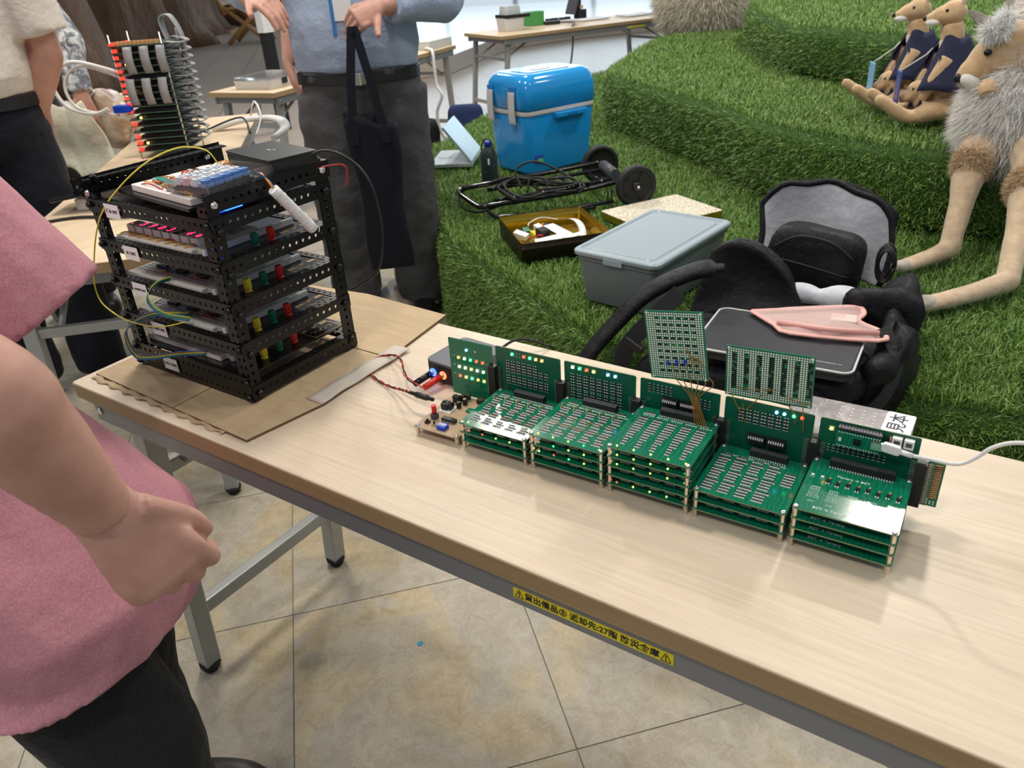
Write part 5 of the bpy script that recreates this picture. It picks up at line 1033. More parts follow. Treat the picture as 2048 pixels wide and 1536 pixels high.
for e in ((1.012, 2.278, .985), (1.036, 2.28, .985), (1.045, 2.285, 1.015)): fur(bk_, blob(e, (.016, .012, .016), p=1, nu=10, nv=6), 900, .034, .0006, [(.97, .97, .97), (.92, .91, .90)], (-.2, -.4, -.2), (.2, .8))
for c in ((1.045, 2.205, .625), (1.20, 2.10, .60)): fur(bk_, blob(c, (.046, .050, .055), p=1, nu=16, nv=10), 6000, .022, .0007, TF, (-.1, -.2, -.7), (.2, .9))
noisy('cape_navy', [(.3, (.006, .009, .035)), (.7, (.012, .017, .06))], 20, .75, .3, 60, .004); mat('pass_blue', (.20, .42, .70), .25); mat('tag_indigo', (.05, .07, .30), .3)
def small_roo(label, o, s_, flip, tagm):
    """seated small plush kangaroo, local frame: faces -x, sits at z 0"""
    t = thing('plush_kangaroo', label, 'plush toy', o[0], o[1], 'small plush kangaroos in navy capes')
    mb = MB()
    for b_ in (blob((.02, 0, .13), (.075, .075, .13), p=.95), lerpring([((.01, 0, .22), .045, .045), ((-.005, 0, .28), .038, .038), ((-.012, 0, .325), .034, .034)]), lerpring([((.06, 0, .05), .05, .045), ((.16, .02, .02), .035, .028), ((.26, .05, .015), .02, .015)])): mb.add(b_.v, b_.f, True)
    for q in (-1, 1):
        b_ = lerpring([((.03, q*.06, .06), .05, .045), ((-.05, q*.07, .045), .034, .034), ((-.11, q*.07, .028), .024, .024), ((-.155, q*.072, .045), .021, .024), ((-.215, q*.075, .085), .018, .020), ((-.235, q*.075, .10), .012, .012)]); mb.add(b_.v, b_.f, True)
        b_ = lerpring([((-.02, q*.06, .215), .028, .028), ((-.055, q*.07, .155), .022, .022), ((-.075, q*.055, .10), .018, .020), ((-.085, q*.05, .085), .012, .012)]); mb.add(b_.v, b_.f, True)
    mb.v = [tuple(Vector(v)*s_) for v in mb.v]; remesh(mb, 'body', 'tan_plush', t, .006, 3, False)
    h = MB()
    for b_ in (blob((-.015, 0, .355), (.043, .040, .040), p=1), lerpring([((-.01, 0, .355), .038, .036), ((-.05, 0, .348), .030, .030), ((-.082, 0, .338), .020, .020), ((-.10, 0, .334), .012, .013)])): h.add(b_.v, b_.f, True)
    h.v = [tuple(Vector(v)*s_) for v in h.v]; hh = remesh(h, 'head', 'tan_plush', t, .005, 3, False)
    S_ = lambda *a: tuple(x*s_ for x in a)
    blob(S_(-.103, 0, .340), S_(.007, .009, .008), nu=10, nv=6, p=1).build('nose', 'black_plastic', hh); blob(S_(-.078, flip*.012, .328), S_(.025, .014, .012), nu=12, nv=6, p=1).build('muzzle', 'white_plush', hh); blob(S_(-.045, flip*.031, .365), S_(.005, .003, .005), nu=8, nv=6, p=1).build('eye', 'black_gloss', hh)
    for q in (-1, 1): blob(S_(.01, q*.028, .405), S_(.012, .006, .035), rotm(q*-.3, .3, 0), nu=12, nv=8, p=1).build('ear', 'cream_plush', hh)
    blob(S_(-.012, 0, .262), S_(.030, .038, .05), nu=14, nv=8, p=1).build('throat', 'cream_plush', t)
    # cape and joey
    cp = MB().sheet(lambda u, v: S_((.040+.080*v)*math.cos((u-.5)*5.3)+.005, (.048+.072*v)*math.sin((u-.5)*5.3)*1.05, .282-.15*v-.02*abs(u-.5)*2*v+.006*math.sin(u*22)), 24, 8, .004); cp.build('cape', 'cape_navy', t)
    for q in (-1, 1):
        MB().sheet(lambda u, v, q=q: S_(-.05-.045*v+.01*u, q*(.075-.035*u-.02*v), .22-.185*v+.02*u), 3, 10, .004).build('cape_tail', 'cape_navy', t)
    j = MB()
    for b_ in (blob((-.085, 0, .105), (.036, .034, .035), p=1), lerpring([((-.09, 0, .10), .030, .028), ((-.12, .0, .085), .020, .020), ((-.14, 0, .078), .010, .010)]), blob((-.06, 0, .075), (.035, .045, .04), p=1)): j.add(b_.v, b_.f, True)
    j.v = [tuple(Vector(v)*s_) for v in j.v]; jy = remesh(j, 'joey', 'tan_plush', t, .005, 3, False)
    for q in (-1, 1): blob(S_(-.07, q*.028, .15), S_(.012, .006, .026), rotm(q*-.2, .35, 0), nu=10, nv=8, p=1).build('ear', 'foot_plush', jy)
    blob(S_(-.106, flip*.026, .115), S_(.004, .003, .005), nu=8, nv=6, p=1).build('eye', 'black_gloss', jy)
    pc_ = MB().b2(S_(-.155, -.032, .045), S_(-.150, .032, .175)).build('name_pass', tagm, t, bevel=.002); MB().tube([S_(-.15, 0, .175), S_(-.07, .03, .22), S_(-.02, .045, .27)], .0025, 5).build('lanyard', 'pipe_white', t)
    return t
small_roo('small plush kangaroo in a navy cape with pale blue pass, left one', ((.745, 2.83, .672), math.radians(28)), .93, -1, 'pass_blue'); small_roo('small plush kangaroo in a navy cape with indigo pass, beside the big one', ((.885, 2.60, .672), math.radians(22)), .95, -1, 'tag_indigo')
wk = thing('plush_animal', 'white furry plush animal behind the big kangaroo at the corner', 'plush toy', (1.12, 3.05, .67)); wb = blob((1.10, 3.05, .84), (.14, .14, .18), p=.9); wb.build('body', 'tan_plush', wk, True); fur(wk, wb, 9000, .05, .0009, [(.80, .80, .80), (.72, .70, .68)], (-.1, -.2, -.8))
em = thing('plush_emu', 'shaggy grey brown plush bird standing beyond the middle turf tier', 'plush toy', (-1.27, 5.86, .385)); eb = blob((-1.27, 5.90, .86), (.30, .26, .19), p=.9); eb.build('body', 'grey_plush', em, True); fur(em, eb, 26000, .14, .0022, [(.66, .61, .50), (.74, .69, .58), (.52, .46, .36), (.80, .76, .66)], (0, -.1, -.9), (.2, .8))
for x in (-1.33, -1.23): 
    lg = MB().tube([(x, 5.86, .72), (x, 5.86, .55), (x, 5.87, .41)], .018, 8).build('leg', 'grey_plush', em, True); MB().tube([(x, 5.87, .41), (x+.03, 5.80, .40)], .016, 6).build('foot', 'grey_plush', lg, True)
MB().tube(cr([(-1.08, 5.98, .96), (-.95, 6.03, 1.2), (-.92, 6.02, 1.45)], 5), [.07]*5+[.05]*6, 10).build('neck', 'grey_plush', em, True); blob((-.93, 5.96, 1.48), (.05, .08, .05), p=1).build('head', 'grey_plush', em, True)
# ------------------------------------------------------------------ things on the far tables
mat('tub_clear', (.62, .60, .57), .3, alpha=.85); mat('tub_grey', (.42, .45, .47), .4); mat('box_green', (.07, .30, .08), .6)
ct = thing('plastic_tub', 'clear tub with grey handled lid on the far table', 'tub', (-2.72, 5.36, .70), math.radians(64)); taper(.17, .15, .19, .17, 0, .10, .02, 'tub', 'tub_clear', ct, .002); taper(.16, .14, .14, .12, .10, .19, .03, 'lid', 'tub_grey', ct, .008); MB().b2((-.09, -.09, .10), (.14, .09, .125)).build('strap', 'black_plastic', ct)
mat('pouch_lid', (.5, .5, .5), .5)
tag(MB().box((-2.76, 5.78, .757), (.16, .10, .11), rotm(0, 0, 1.1)).build('green_box', 'box_green', bevel=.003), 'small green carton on the far table', 'box')
tag(MB().box((-2.62, 5.86, .715), (.14, .06, .028), rotm(0, 0, .9)).build('black_adapter', 'black_plastic', bevel=.006), 'black power adapter on the edge of the far table', 'adapter')
ad_ = thing('adapter_cord', 'dark cord hanging from the far table edge', 'cord', (-2.40, 5.55, .0)); MB().tube(cr([(-2.56, 5.92, .712), (-2.40, 5.86, .715), (-2.285, 5.63, .70), (-2.27, 5.60, .55), (-2.30, 5.55, .3), (-2.42, 5.5, .02), (-2.8, 5.4, .012)], 6), .008, 6).build('cord', 'dark_grey_plastic', ad_, True)
tv = thing('parts_tray', 'flat white tray of small black parts on the far table', 'tray', (-2.72, 6.14, .70), math.radians(64)); MB().prism(rrect(.30, .16, .02, 3), 0, .012).build('tray', 'white_plastic', tv)
for q in range(4): MB().box((-.10+.065*q, .02*math.sin(q*2), .022), (.055, .05, .018), rotm(0, 0, .3*q)).build('part', 'black_plastic', tv)
stn = thing('phone_stand', 'black stand with a dark device and orange lamp on the far table', 'stand', (-2.62, 6.36, .70), math.radians(64)); MB().box((0, 0, .04), (.09, .08, .08)).build('base', 'black_plastic', stn, bevel=.004); MB().box((0, .02, .14), (.035, .02, .16), rotm(-.25, .2, 0)).build('arm', 'black_plastic', stn); MB().box((-.06, .03, .13), (.02, .14, .18), rotm(0, .35, 0)).build('device', 'dark_grey_plastic', stn); MB().box((0, -.015, .10), (.03, .02, .025)).build('lamp', 'copper_tan', stn)
for q, (x, y, lab_) in enumerate(((-2.44, 6.22, 'loose white paper sheets at the middle of the far table'), (-2.18, 6.58, 'rumpled papers at the far end of the far table'))):
    px_ = thing('paper_stack', lab_, 'papers', (x, y, .70), math.radians(64))
    for k in range(3): MB().sheet(lambda u, v, k=k: (-.15+.3*u, -.1+.2*v, .006+.004*k+.006*math.sin(u*5+k)*v*q), 8, 5, .0015).build('sheet', 'paper', px_)
# white bench/wall beyond
cs = thing('parts_case', 'clear plastic parts case on the table behind the rack', 'case', (-2.46, 2.56, .70), math.atan2(.98, -.17)); taper(.30, .25, .31, .26, 0, .045, .015, 'tray', 'tub_clear', cs, .003); taper(.315, .265, .30, .25, .047, .062, .015, 'lid', 'clear_plastic', cs, .003); MB().b2((-.06, -.137, .02), (-.02, -.131, .05)).build('clasp', 'black_plastic', cs)
cs2 = thing('parts_case', 'pale clear case at the far end of the table behind the man', 'case', (-2.70, 4.22, .70), math.atan2(.98, -.17)); taper(.34, .26, .34, .26, 0, .05, .015, 'tray', 'tub_clear', cs2, .003); taper(.345, .265, .33, .25, .051, .06, .015, 'lid', 'tub_clear', cs2, .003)
wc_ = thing('white_cable', 'white cord draped over the end of the table behind the man', 'cord', (-2.4, 4.1, 0)); MB().tube(cr([(-2.62, 4.10, .712), (-2.50, 4.02, .715), (-2.445, 3.98, .69), (-2.44, 3.98, .5), (-2.40, 3.98, .42), (-2.46, 3.98, .3), (-2.45, 4.0, .15), (-2.4, 4.1, .012)], 6), .011, 8).build('cord', 'white_cable', wc_, True)
# black speaker-like pillar and bright strip behind the man
pl_ = thing('floor_stand', 'slim black pillar with white top standing behind the man', 'stand', (-4.55, 4.35, 0)); MB().prism(rrect(.09, .09, .01, 3), 0, .80).build('pillar', 'black_plastic', pl_); MB().prism(rrect(.11, .11, .02, 3), .80, 1.05).build('head', 'white_plastic', pl_); MB().tube(cr([(-.1, 0, .35), (-.25, 0, .25), (-.3, 0, .02)], 5), .006, 6).build('cord', 'dark_grey_plastic', pl_)
# wooden folding chair
mat('chair_wood', (.42, .22, .075), .5)
ch = thing('wooden_chair', 'slatted wooden folding chair standing far at the back', 'chair', (-12.75, 10.85, 0), math.radians(38))
for y in (-.38, .38):
    MB().tube([(-.38, y, .02), (.30, y, .62)], .045, 6).build('leg', 'chair_wood', ch); MB().tube([(.40, y, .02), (-.34, y, .66)], .045, 6).build('leg', 'chair_wood', ch); MB().tube([(-.34, y, .55), (-.62, y, 1.35)], .045, 6).build('leg', 'chair_wood', ch)
for q in range(7): MB().b2((-.30+.095*q, -.42, .63), (-.225+.095*q, .42, .66)).build('seat_slat', 'chair_wood', ch)
for q in range(8): MB().box((-.49, -.33+.094*q, 1.0), (.03, .06, .62), rotm(0, -.33, 0)).build('back_slat', 'chair_wood', ch)
MB().b2((.28, -.40, .20), (.34, .40, .27)).build('stretcher', 'chair_wood', ch); MB().b2((-.36, -.40, .20), (-.30, .40, .27)).build('stretcher', 'chair_wood', ch)
# ------------------------------------------------------------------ electronics tower on the left table
tw = thing('electronics_tower', 'tall tower of stacked circuit boards with red lights and grey ribbons', 'electronics', (-1.46, 1.23, .70), math.radians(37))
mat('board_dark', (.045, .095, .065), .4); NB = 17; TH = .345; bme = MB().b2((-.09, -.105, 0), (.09, .075, .003)).mesh('circuit_board'); bme.materials.append(M('board_dark'))
lr = MB().box((0, 0, 0), (.012, .034, .008)).mesh('led_bar'); lr.materials.append(mat('led_red_bar', (.8, .02, .01), .3, emit=(1, .03, .015), es=2.2)); rr = random.Random(8)
for i in range(NB):
    z = .022+TH*i/(NB-1); bd = inst(bme, 'circuit_board', tw, (0, 0, z)); 
    if i < NB-1: MB().b2((-.07, -.085, .003), (.07, .055, .012)).build('chips', 'black_plastic', bd)
    if i not in (3, 5): inst(lr, 'led_bar', bd, (-.078, -.098+.004*(i % 2), .009), (0, 0, .3))
    if i % 4 == 1: MB().box((-.05, -.1, .008), (.006, .006, .006)).build('led', 'led_amber', bd)
for x in (-.085, .085):
    for y in (-.1, .07): MB().tube([(x, y, 0), (x, y, TH+.06)], .0028, 8).build('rod', 'nickel', tw)
top = MB()
for q in range(22): top.box((-.075+.014*(q % 11), -.09+.03*(q//11), TH+.031), (.009, .014, .010))
top.build('relays', 'copper_tan', tw); tl = MB()
for q in range(6): tl.box((-.085+.004*q, -.1+.02*q, TH+.03), (.008, .008, .008))
tl.build('led_row', 'led_red_bar', tw)
for q in range(3):
    for k in range(2):
        MB().sheet(lambda u, v, q=q, k=k: (-.045+.055*q-.02*k+.030*u, -.108-.012*math.sin(v*PI), TH+.02-.10*k-.085*v), 1, 8, .001).build('ribbon_cable', 'grey_ribbon', tw)
for i in range(13):
    z = .03+TH*i/13; MB().sheet(lambda u, v, z=z: (.085+.055*math.sin(v*PI), -.075+.045*u+.01*math.sin(v*3), z+.035*v+.012*math.cos(v*PI)), 2, 12, .001).build('ribbon_cable', 'grey_ribbon', tw)
    MB().sheet(lambda u, v, z=z: (.085+.05*math.sin(v*PI), .0+.045*u, z+.035*v), 2, 12, .001).build('ribbon_cable', 'grey_ribbon', tw)
for q in range(4): MB().tube(cr([(.06, .03+.012*q, TH+.02), (.05, .03+.012*q, TH+.09), (.085, .03+.012*q, TH+.10), (.11, .03+.012*q, TH+.03), (.10, .03+.012*q, TH-.04)], 6), .006, 6, flat=(1, .4)).build('ribbon_cable', 'grey_ribbon', tw)
vg = thing('video_cable', 'white cable loop with blue plug at the left of the tower', 'cable', (-1.50, 1.05, .75)); MB().tube(cr([(-1.47, 1.10, .99), (-1.60, 1.02, 1.03), (-1.68, .98, .97), (-1.66, .99, .89), (-1.58, 1.03, .86), (-1.52, 1.06, .875)], 7), .0065, 8).build('cord', 'white_cable', vg, True); MB().tube(cr([(-1.45, 1.12, .96), (-1.58, 1.04, 1.015), (-1.645, 1.0, .96), (-1.62, 1.01, .88), (-1.5, 1.08, .85)], 7), .005, 8).build('cord', 'white_cable', vg, True); MB().box((-1.475, 1.085, .872), (.06, .03, .025), rotm(0, 0, .5)).build('blue_plug', 'blue_plastic', vg, True, bevel=.003)
bc = thing('white_cable_bundle', 'thick white cables tied together at the right of the tower', 'cable', (-1.4, 1.5, .70))
for q in range(3): MB().tube(cr([(-1.62, 1.52+.02*q, .712), (-1.52, 1.62+.012*q, .735), (-1.40, 1.66+.012*q, .735), (-1.26, 1.58+.012*q, .725), (-1.18, 1.46, .715)], 6), .011, 8).build('cord', 'white_cable', bc, True)
MB().tube(cr([(-1.60, 1.70, .715), (-1.50, 1.66, .80), (-1.40, 1.60, .76), (-1.30, 1.48, .715)], 6), .004, 6).build('cord', 'white_cable', bc, True); MB().tube(cr([(-1.58, 1.46, .72), (-1.46, 1.55, .76), (-1.36, 1.50, .715)], 6), .004, 6).build('cord', 'black_wire', bc, True)
hd2 = thing('black_cable', 'thin black cable running along the left table', 'cable', (-1.0, .62, .70)); MB().tube(cr([(-.99, .46, .705), (-.93, .55, .705), (-.80, .60, .706), (-.70, .68, .705)], 6), .004, 6).build('cord', 'black_wire', hd2, True)
ph = thing('black_tablet', 'black flat tablet leaning over a clear case on the left table', 'tablet', (-.98, .66, .70), .5); MB().box((0, 0, .055), (.24, .13, .012), rotm(0, -.12, .15)).build('tablet', 'black_gloss', ph, bevel=.003); MB().box((.02, .0, .018), (.16, .09, .034)).build('clear_case', 'tub_clear', ph, bevel=.004)
tag(MB().box((-.72, .86, .712), (.16, .11, .022), rotm(0, 0, .6)).build('white_box', 'white_plastic', bevel=.003), 'flat white box on the left table behind the rack', 'box')
# ------------------------------------------------------------------ people
m, n, l, b = _new('skin'); v = coords(n, l); t = nz(n, l, 18, 5, .6, v); r = ramp(n, l, t.outputs[0], [(.3, (.47, .235, .175)), (.7, (.59, .325, .25))]); l.new(r.outputs[0], b.inputs['Base Color']); b.inputs['Roughness'].default_value = .48; b.inputs['Subsurface Weight'].default_value = .12; b.inputs['Subsurface Radius'].default_value = (.02, .008, .004); bump(n, l, b, nz(n, l, 260, 4, .6, v).outputs[0], .18, .001)
def cloth(name, c1, c2, sc_=500, br=.7, wr=.6): return noisy(name, [(.35, c1), (.65, c2)], sc_, .85, wr, 11, .02, detail=3, sheen=.06, spec=.2)
cloth('pink_shirt', (.46, .19, .235), (.56, .27, .31), 420, wr=.35); cloth('black_trousers', (.010, .010, .011), (.022, .022, .024)); cloth('beige_shirt', (.56, .50, .45), (.64, .58, .53)); cloth('navy_trousers', (.004, .005, .010), (.008, .010, .017)); cloth('blue_shirt', (.30, .37, .52), (.38, .45, .60)); cloth('grey_trousers', (.052, .052, .055), (.074, .074, .078)); cloth('dark_clothes', (.018, .015, .014), (.03, .026, .024)); cloth('tote_navy', (.004, .005, .010), (.008, .010, .017), wr=.3)
noisy('camo_sleeve', [(.36, (.05, .055, .075)), (.48, (.22, .23, .26)), (.56, (.50, .52, .52)), (.68, (.68, .70, .66))], 26, .6, .3, 30, .01, detail=4, dist=1.2)
mat('hair_black', (.02, .017, .015), .5); mat('shoe_black', (.012, .011, .010), .4); mat('lanyard_blue', (.06, .22, .55), .4); noisy('cream_cloth', [(.3, (.66, .64, .50)), (.7, (.76, .74, .62))], 14, .85, .5, 18, .015)
noisy('print_bag', [(.38, (.72, .70, .66)), (.5, (.60, .42, .26)), (.6, (.75, .72, .70)), (.68, (.30, .07, .05)), (.8, (.12, .30, .05))], 7, .4, .4, 16, .02, detail=2, dist=1.5)
def chain(pts, n=16): return lerpring([(p[0], p[1], p[2] if len(p) > 2 else p[1]) for p in pts], n)
def merge(*mbs):
    q = MB()
    for x in mbs: q.add(x.v, x.f, True)
    return q
def hand_mb(W, D, N, tsign=1, curl=(.5, .6, .5), spread=.0, k=1.0, thumb=(.7, .6, -.2), tcurl=.3):
    D = Vector(D).normalized(); N = Vector(N); N = (N-D*N.dot(D)).normalized(); T = D.cross(N)*tsign; W = Vector(W)
    q = MB(); rg = []
    for d, rx, ry in ((-.02, .027, .021), (.012, .031, .020), (.04, .038, .0175), (.066, .042, .0155), (.084, .041, .0125), (.090, .034, .009)):
        c = W+D*d*k; rg.append([c+T*math.cos(a*PI/8)*rx*k+N*math.sin(a*PI/8)*ry*k for a in range(16)])
    q.loft(rg)
    for i, (off, L) in enumerate(((.031, .041), (.0105, .046), (-.0105, .043), (-.030, .034))):
        p = W+D*(.082-.004*abs(i-1.2))*k+T*off*k; d = (D+T*spread*(1.5-i)).normalized(); pts = [(p-D*.02*k, .0105*k, .0105*k), (p, .0108*k, .0108*k)]
        for j, f in enumerate((1, .66, .52)):
            a = curl[j]*(1+.08*i); d = (d*math.cos(a)-N*math.sin(a)).normalized(); Nn = (N*math.cos(a)+d*0).normalized(); N_old = N; p = p+d*L*f*k; pts.append((p, (.0098-.0009*j)*k, (.0098-.0009*j)*k))
        b_ = lerpring(pts, 12); q.add(b_.v, b_.f, True)
    p = W+D*.022*k+T*.026*k; d = (D*thumb[0]+T*thumb[1]+N*thumb[2]).normalized(); e = (d+(D*.6-T*.5)*tcurl).normalized(); b_ = lerpring([(p-d*.012*k, .0145*k, .0145*k), (p+d*.022*k, .0135*k, .0135*k), (p+d*.046*k, .0112*k, .0112*k), (p+d*.046*k+e*.026*k, .0088*k, .0088*k)], 12); q.add(b_.v, b_.f, True)
    return q
def joinmesh(o, mb, voxel):
    h = remesh(mb, 'tmp', 'skin', None, voxel, 2); bm = bmesh.new(); bm.from_mesh(o.data); bm.from_mesh(h.data); bm.to_mesh(o.data); bm.free(); bpy.data.objects.remove(h)
    for p in o.data.polygons: p.use_smooth = True
def wrinkle(o, amp, freq=(9, 9, 5), seed=0):
    me = o.data; N_ = len(me.vertices); co = np.empty(N_*3, np.float32); me.vertices.foreach_get('co', co); nn = np.empty(N_*3, np.float32); me.vertices.foreach_get('normal', nn); co = co.reshape(-1, 3); nn = nn.reshape(-1, 3); fq = np.array(freq)
    w_ = np.array([noise.noise(Vector(c*fq)+V(seed, 0, 0))+.5*noise.noise(Vector(c*fq*2.3)+V(0, seed, 3)) for c in co], np.float32); co += nn*(w_*amp)[:, None]; me.vertices.foreach_set('co', co.reshape(-1)); me.update()
def figure(label, base, f, legs, torso, head, arms, clothes, hands, voxel=.011, sleeve_long=True, group=None, wr=.008, hem=None, infl=.012, sarms=None):
    """base: floor point; f: facing; legs: ((hip,knee,ankle) x2); torso: [(z, half width, half depth, forward)], arms: ((shoulder, elbow, wrist) x2)"""
    t_ = thing('person', label, 'person', (*base, 0)); f = V(*f, 0).normalized(); s_ = V(-f.y, f.x, 0); B = V(*base, 0)
    shirt, trou, shirt_m, trou_m = clothes
    tor = MB(); rg = []
    for z, w_, d_, fo in torso: rg.append([B+f*(fo+d_*math.sin(a*PI/12))+s_*w_*math.cos(a*PI/12)+V(0, 0, z) for a in range(24)])
    tor.loft(rg)
    parts = [tor]
    zt = torso[-1][0]; hc = B+f*head[0]+V(0, 0, head[1]); parts += [chain([(B+f*torso[-1][3]+V(0, 0, zt-.06), .065), (B+f*(torso[-1][3]*.6+head[0]*.4)+V(0, 0, zt+.02), .055), (hc-V(0, 0, .06), .055)])]
    parts.append(blob(hc, (.075, .095, .115), Matrix((s_, f, V(0, 0, 1))).transposed(), 1)); parts.append(blob(hc+f*.10-V(0, 0, .015), (.014, .02, .022), None, 1, 10, 8)); parts.append(blob(hc+f*.07-V(0, 0, .075), (.045, .03, .035), None, 1, 12, 8))
    for q in (-1, 1): parts.append(blob(hc+s_*q*.078-V(0, 0, .01), (.012, .018, .03), None, 1, 10, 8))
    for h_, k_, a_ in legs: parts.append(chain([(h_, .075), (k_, .055), (a_, .042)]))
    for S1, E1, W1 in arms: parts.append(chain([(S1, .055), ((Vector(S1)+Vector(E1))/2, .050), (E1, .043), ((Vector(E1)*.65+Vector(W1)*.35), .044), (W1, .029, .029)]))
    body = remesh(merge(*parts), 'body', 'skin', t_, voxel, 3)
    for hm in hands: joinmesh(body, hm, .0032)
    # face and hair
    for q in (-1, 1): blob(hc+f*.083+s_*q*.03+V(0, 0, .012), (.012, .008, .008), Matrix((s_, f, V(0, 0, 1))).transposed(), 1, 10, 6).build('eye', 'ink', t_, True)
    blob(hc+f*.088-V(0, 0, .062), (.024, .008, .006), Matrix((s_, f, V(0, 0, 1))).transposed(), 1, 10, 6).build('mouth', 'pink_shirt', t_, True)
    blob(hc-f*.012+V(0, 0, .028), (.084, .098, .100), Matrix((s_, f, V(0, 0, 1))).transposed(), 1).build('hair', 'hair_black', t_, True)
    # shirt
    sh = MB(); rg = []
    prof = [(z, w_+infl, d_+infl+.002, fo) for z, w_, d_, fo in torso if z >= shirt[0]-1e-6]
    if hem: prof = [hem]+prof
    for i, (z, w_, d_, fo) in enumerate(prof): rg.append([B+f*(fo+d_*math.sin(a*PI/12))+s_*w_*math.cos(a*PI/12)+V(0, 0, z) for a in range(24)])
    sh.loft(rg); sp_ = [sh]
    for (S1, E1, W1), (len_, r0, r1, r2) in zip(sarms or arms, shirt[1]):
        S1, E1, W1 = Vector(S1), Vector(E1), Vector(W1)
        if len_ <= 1: sp_.append(chain([(S1+V(0, 0, .01), r0), (S1.lerp(E1, len_*.5), (r0+r1)/2), (S1.lerp(E1, len_), r1)]))
        else: sp_.append(chain([(S1+V(0, 0, .01), r0), (S1.lerp(E1, .6), r1), (E1, r1), (E1.lerp(W1, (len_-1)*.5), r2), (E1.lerp(W1, len_-1), r2*.92)]))
    so_ = remesh(merge(*sp_), 'shirt', shirt_m, t_, voxel*.9, 2); wrinkle(so_, wr, seed=base[0]*7)
    # trousers
    tr = MB(); rg = []; wz = trou[0]
    for z, w_, d_, fo in [x for x in torso if x[0] <= wz+1e-6]: rg.append([B+f*(fo+(d_+.008)*math.sin(a*PI/12))+s_*(w_+.006)*math.cos(a*PI/12)+V(0, 0, z) for a in range(24)])
    tp_ = [tr.loft(rg)] if len(rg) > 1 else []
    for h_, k_, a_ in legs: tp_.append(chain([(Vector(h_)+V(0, 0, .04), trou[1]*.96), (Vector(h_)-V(0, 0, .06), trou[1]), (Vector(h_).lerp(Vector(k_), .6), (trou[1]+trou[2])/2), (k_, trou[2]), (Vector(k_).lerp(Vector(a_), .5), trou[2]*.95), (Vector(a_)+V(0, 0, .0), trou[3])]))
    tro = remesh(merge(*tp_), 'trousers', trou_m, t_, voxel, 3); wrinkle(tro, wr*.9, (8, 8, 11), seed=3+base[1])
    for h_, k_, a_ in legs:
        A_ = Vector(a_); blob((A_.x+f.x*.06, A_.y+f.y*.06, .045), (.045, .125, .045), Matrix((s_, f, V(0, 0, 1))).transposed(), .75).build('shoe', 'shoe_black', t_, True)
    return t_, so_, f, s_, B
def belt(t_, B, f, s_, z, w_, d_, fo=0, h=.034):
    mb = MB(); rg = [[B+f*(fo+dd*math.sin(a*PI/16))+s_*ww*math.cos(a*PI/16)+V(0, 0, zz) for a in range(32)] for zz, ww, dd in ((z-h/2, w_, d_), (z-h/2, w_+.004, d_+.004), (z+h/2, w_+.004, d_+.004), (z+h/2, w_, d_))]
    mb.loft(rg, False, False); mb.build('belt', 'black_plastic', t_, True); MB().box(B+f*(fo+d_+.006)+V(0, 0, z), (.04, .04, h+.006)).build('buckle', 'chrome', t_, True, bevel=.003)
# centre man in blue
B4 = V(-.855, 1.625, 0); f4 = V(.70, -.714, 0); s4 = V(.714, .70, 0)
T4 = [(.80, .165, .115, .0), (.88, .205, .13, 0), (.95, .200, .13, .005), (1.02, .208, .14, .01), (1.12, .205, .14, .0), (1.25, .20, .13, 0), (1.36, .19, .115, 0), (1.43, .14, .09, 0), (1.46, .07, .065, 0)]
p = lambda x, z, fo=0: tuple(B4+s4*x+f4*fo+V(0, 0, z))
RE, RWr = (-1.19, 1.40, 1.262), (-.96, 1.305, 1.185); LE, LWr = (-.585, 1.79, 1.150), (-.642, 1.535, 1.140)
h4 = [hand_mb(RWr, V(-.806, 1.291, 1.164)-V(*RWr), (.2, -.3, .9), 1, (.6, .7, .5)), hand_mb(LWr, V(-.680, 1.440, 1.105)-V(*LWr), (.75, -.25, .55), -1, (.95, .75, .4), thumb=(.55, .75, .15), tcurl=-.1)]
t4, sh4, _, _, _ = figure('man in pale blue shirt and grey trousers holding a dark tote bag', (B4.x, B4.y), (f4.x, f4.y), ((p(-.115, .83), p(-.135, .47, .02), p(-.135, .07)), (p(.115, .83), p(.125, .47, .02), p(.125, .07))), T4, (.03, 1.60), ((p(-.20, 1.37), RE, RWr), (p(.20, 1.37), LE, LWr)), ((.95, ((1.86, .08, .075, .062), (1.82, .08, .075, .06))), (.95, .118, .10, .093), 'blue_shirt', 'grey_trousers'), h4, wr=.010, hem=(.935, .180, .12, .005))
belt(t4, B4, f4, s4, .925, .211, .140)
crd = MB().box((0, 0, 0), (.058, .004, .09)).build('name_card', 'paper', t4); crd.matrix_parent_inverse = pmat(t4).inverted(); crd.location = V(-.757, 1.492, 1.15); crd.rotation_euler = (.1, 0, math.atan2(s4.y, s4.x)+.05); MB().box((-.035, .003, -.01), (.012, .004, .16)).build('lanyard', 'lanyard_blue', crd)
# tote
tt = thing('tote_bag', 'dark navy cloth tote bag hanging from the man\'s hand', 'bag', (-.66, 1.435, .30)); HX = V(-.668, 1.432, 0)
def tote(u, v):
    a = u*2*PI; w_ = .085-.012*v+.006*math.sin(v*9); d_ = .045*(1-v*.75); c = HX+s4*(.012+.015*v)+V(0, 0, 0); wob = 1+.06*math.sin(a*3+v*6)
    return tuple(c+s4*w_*math.cos(a)*wob+f4*d_*math.sin(a)*wob+V(0, 0, .815-.022*math.cos(a)*(1-v)-.52*v+.008*math.sin(a*4)*(1-v)))
mb = MB().grid(tote, 28, 22); k_ = mb.build('body', 'tote_navy', tt, True); q = k_.modifiers.new('s', 'SOLIDIFY'); q.thickness = .003; MB().grid(lambda u, v: tuple(Vector(tote(u, 1))*(1-v)+(HX+s4*.027+V(0, 0, .295))*v), 28, 2).build('bottom', 'tote_navy', tt, True)
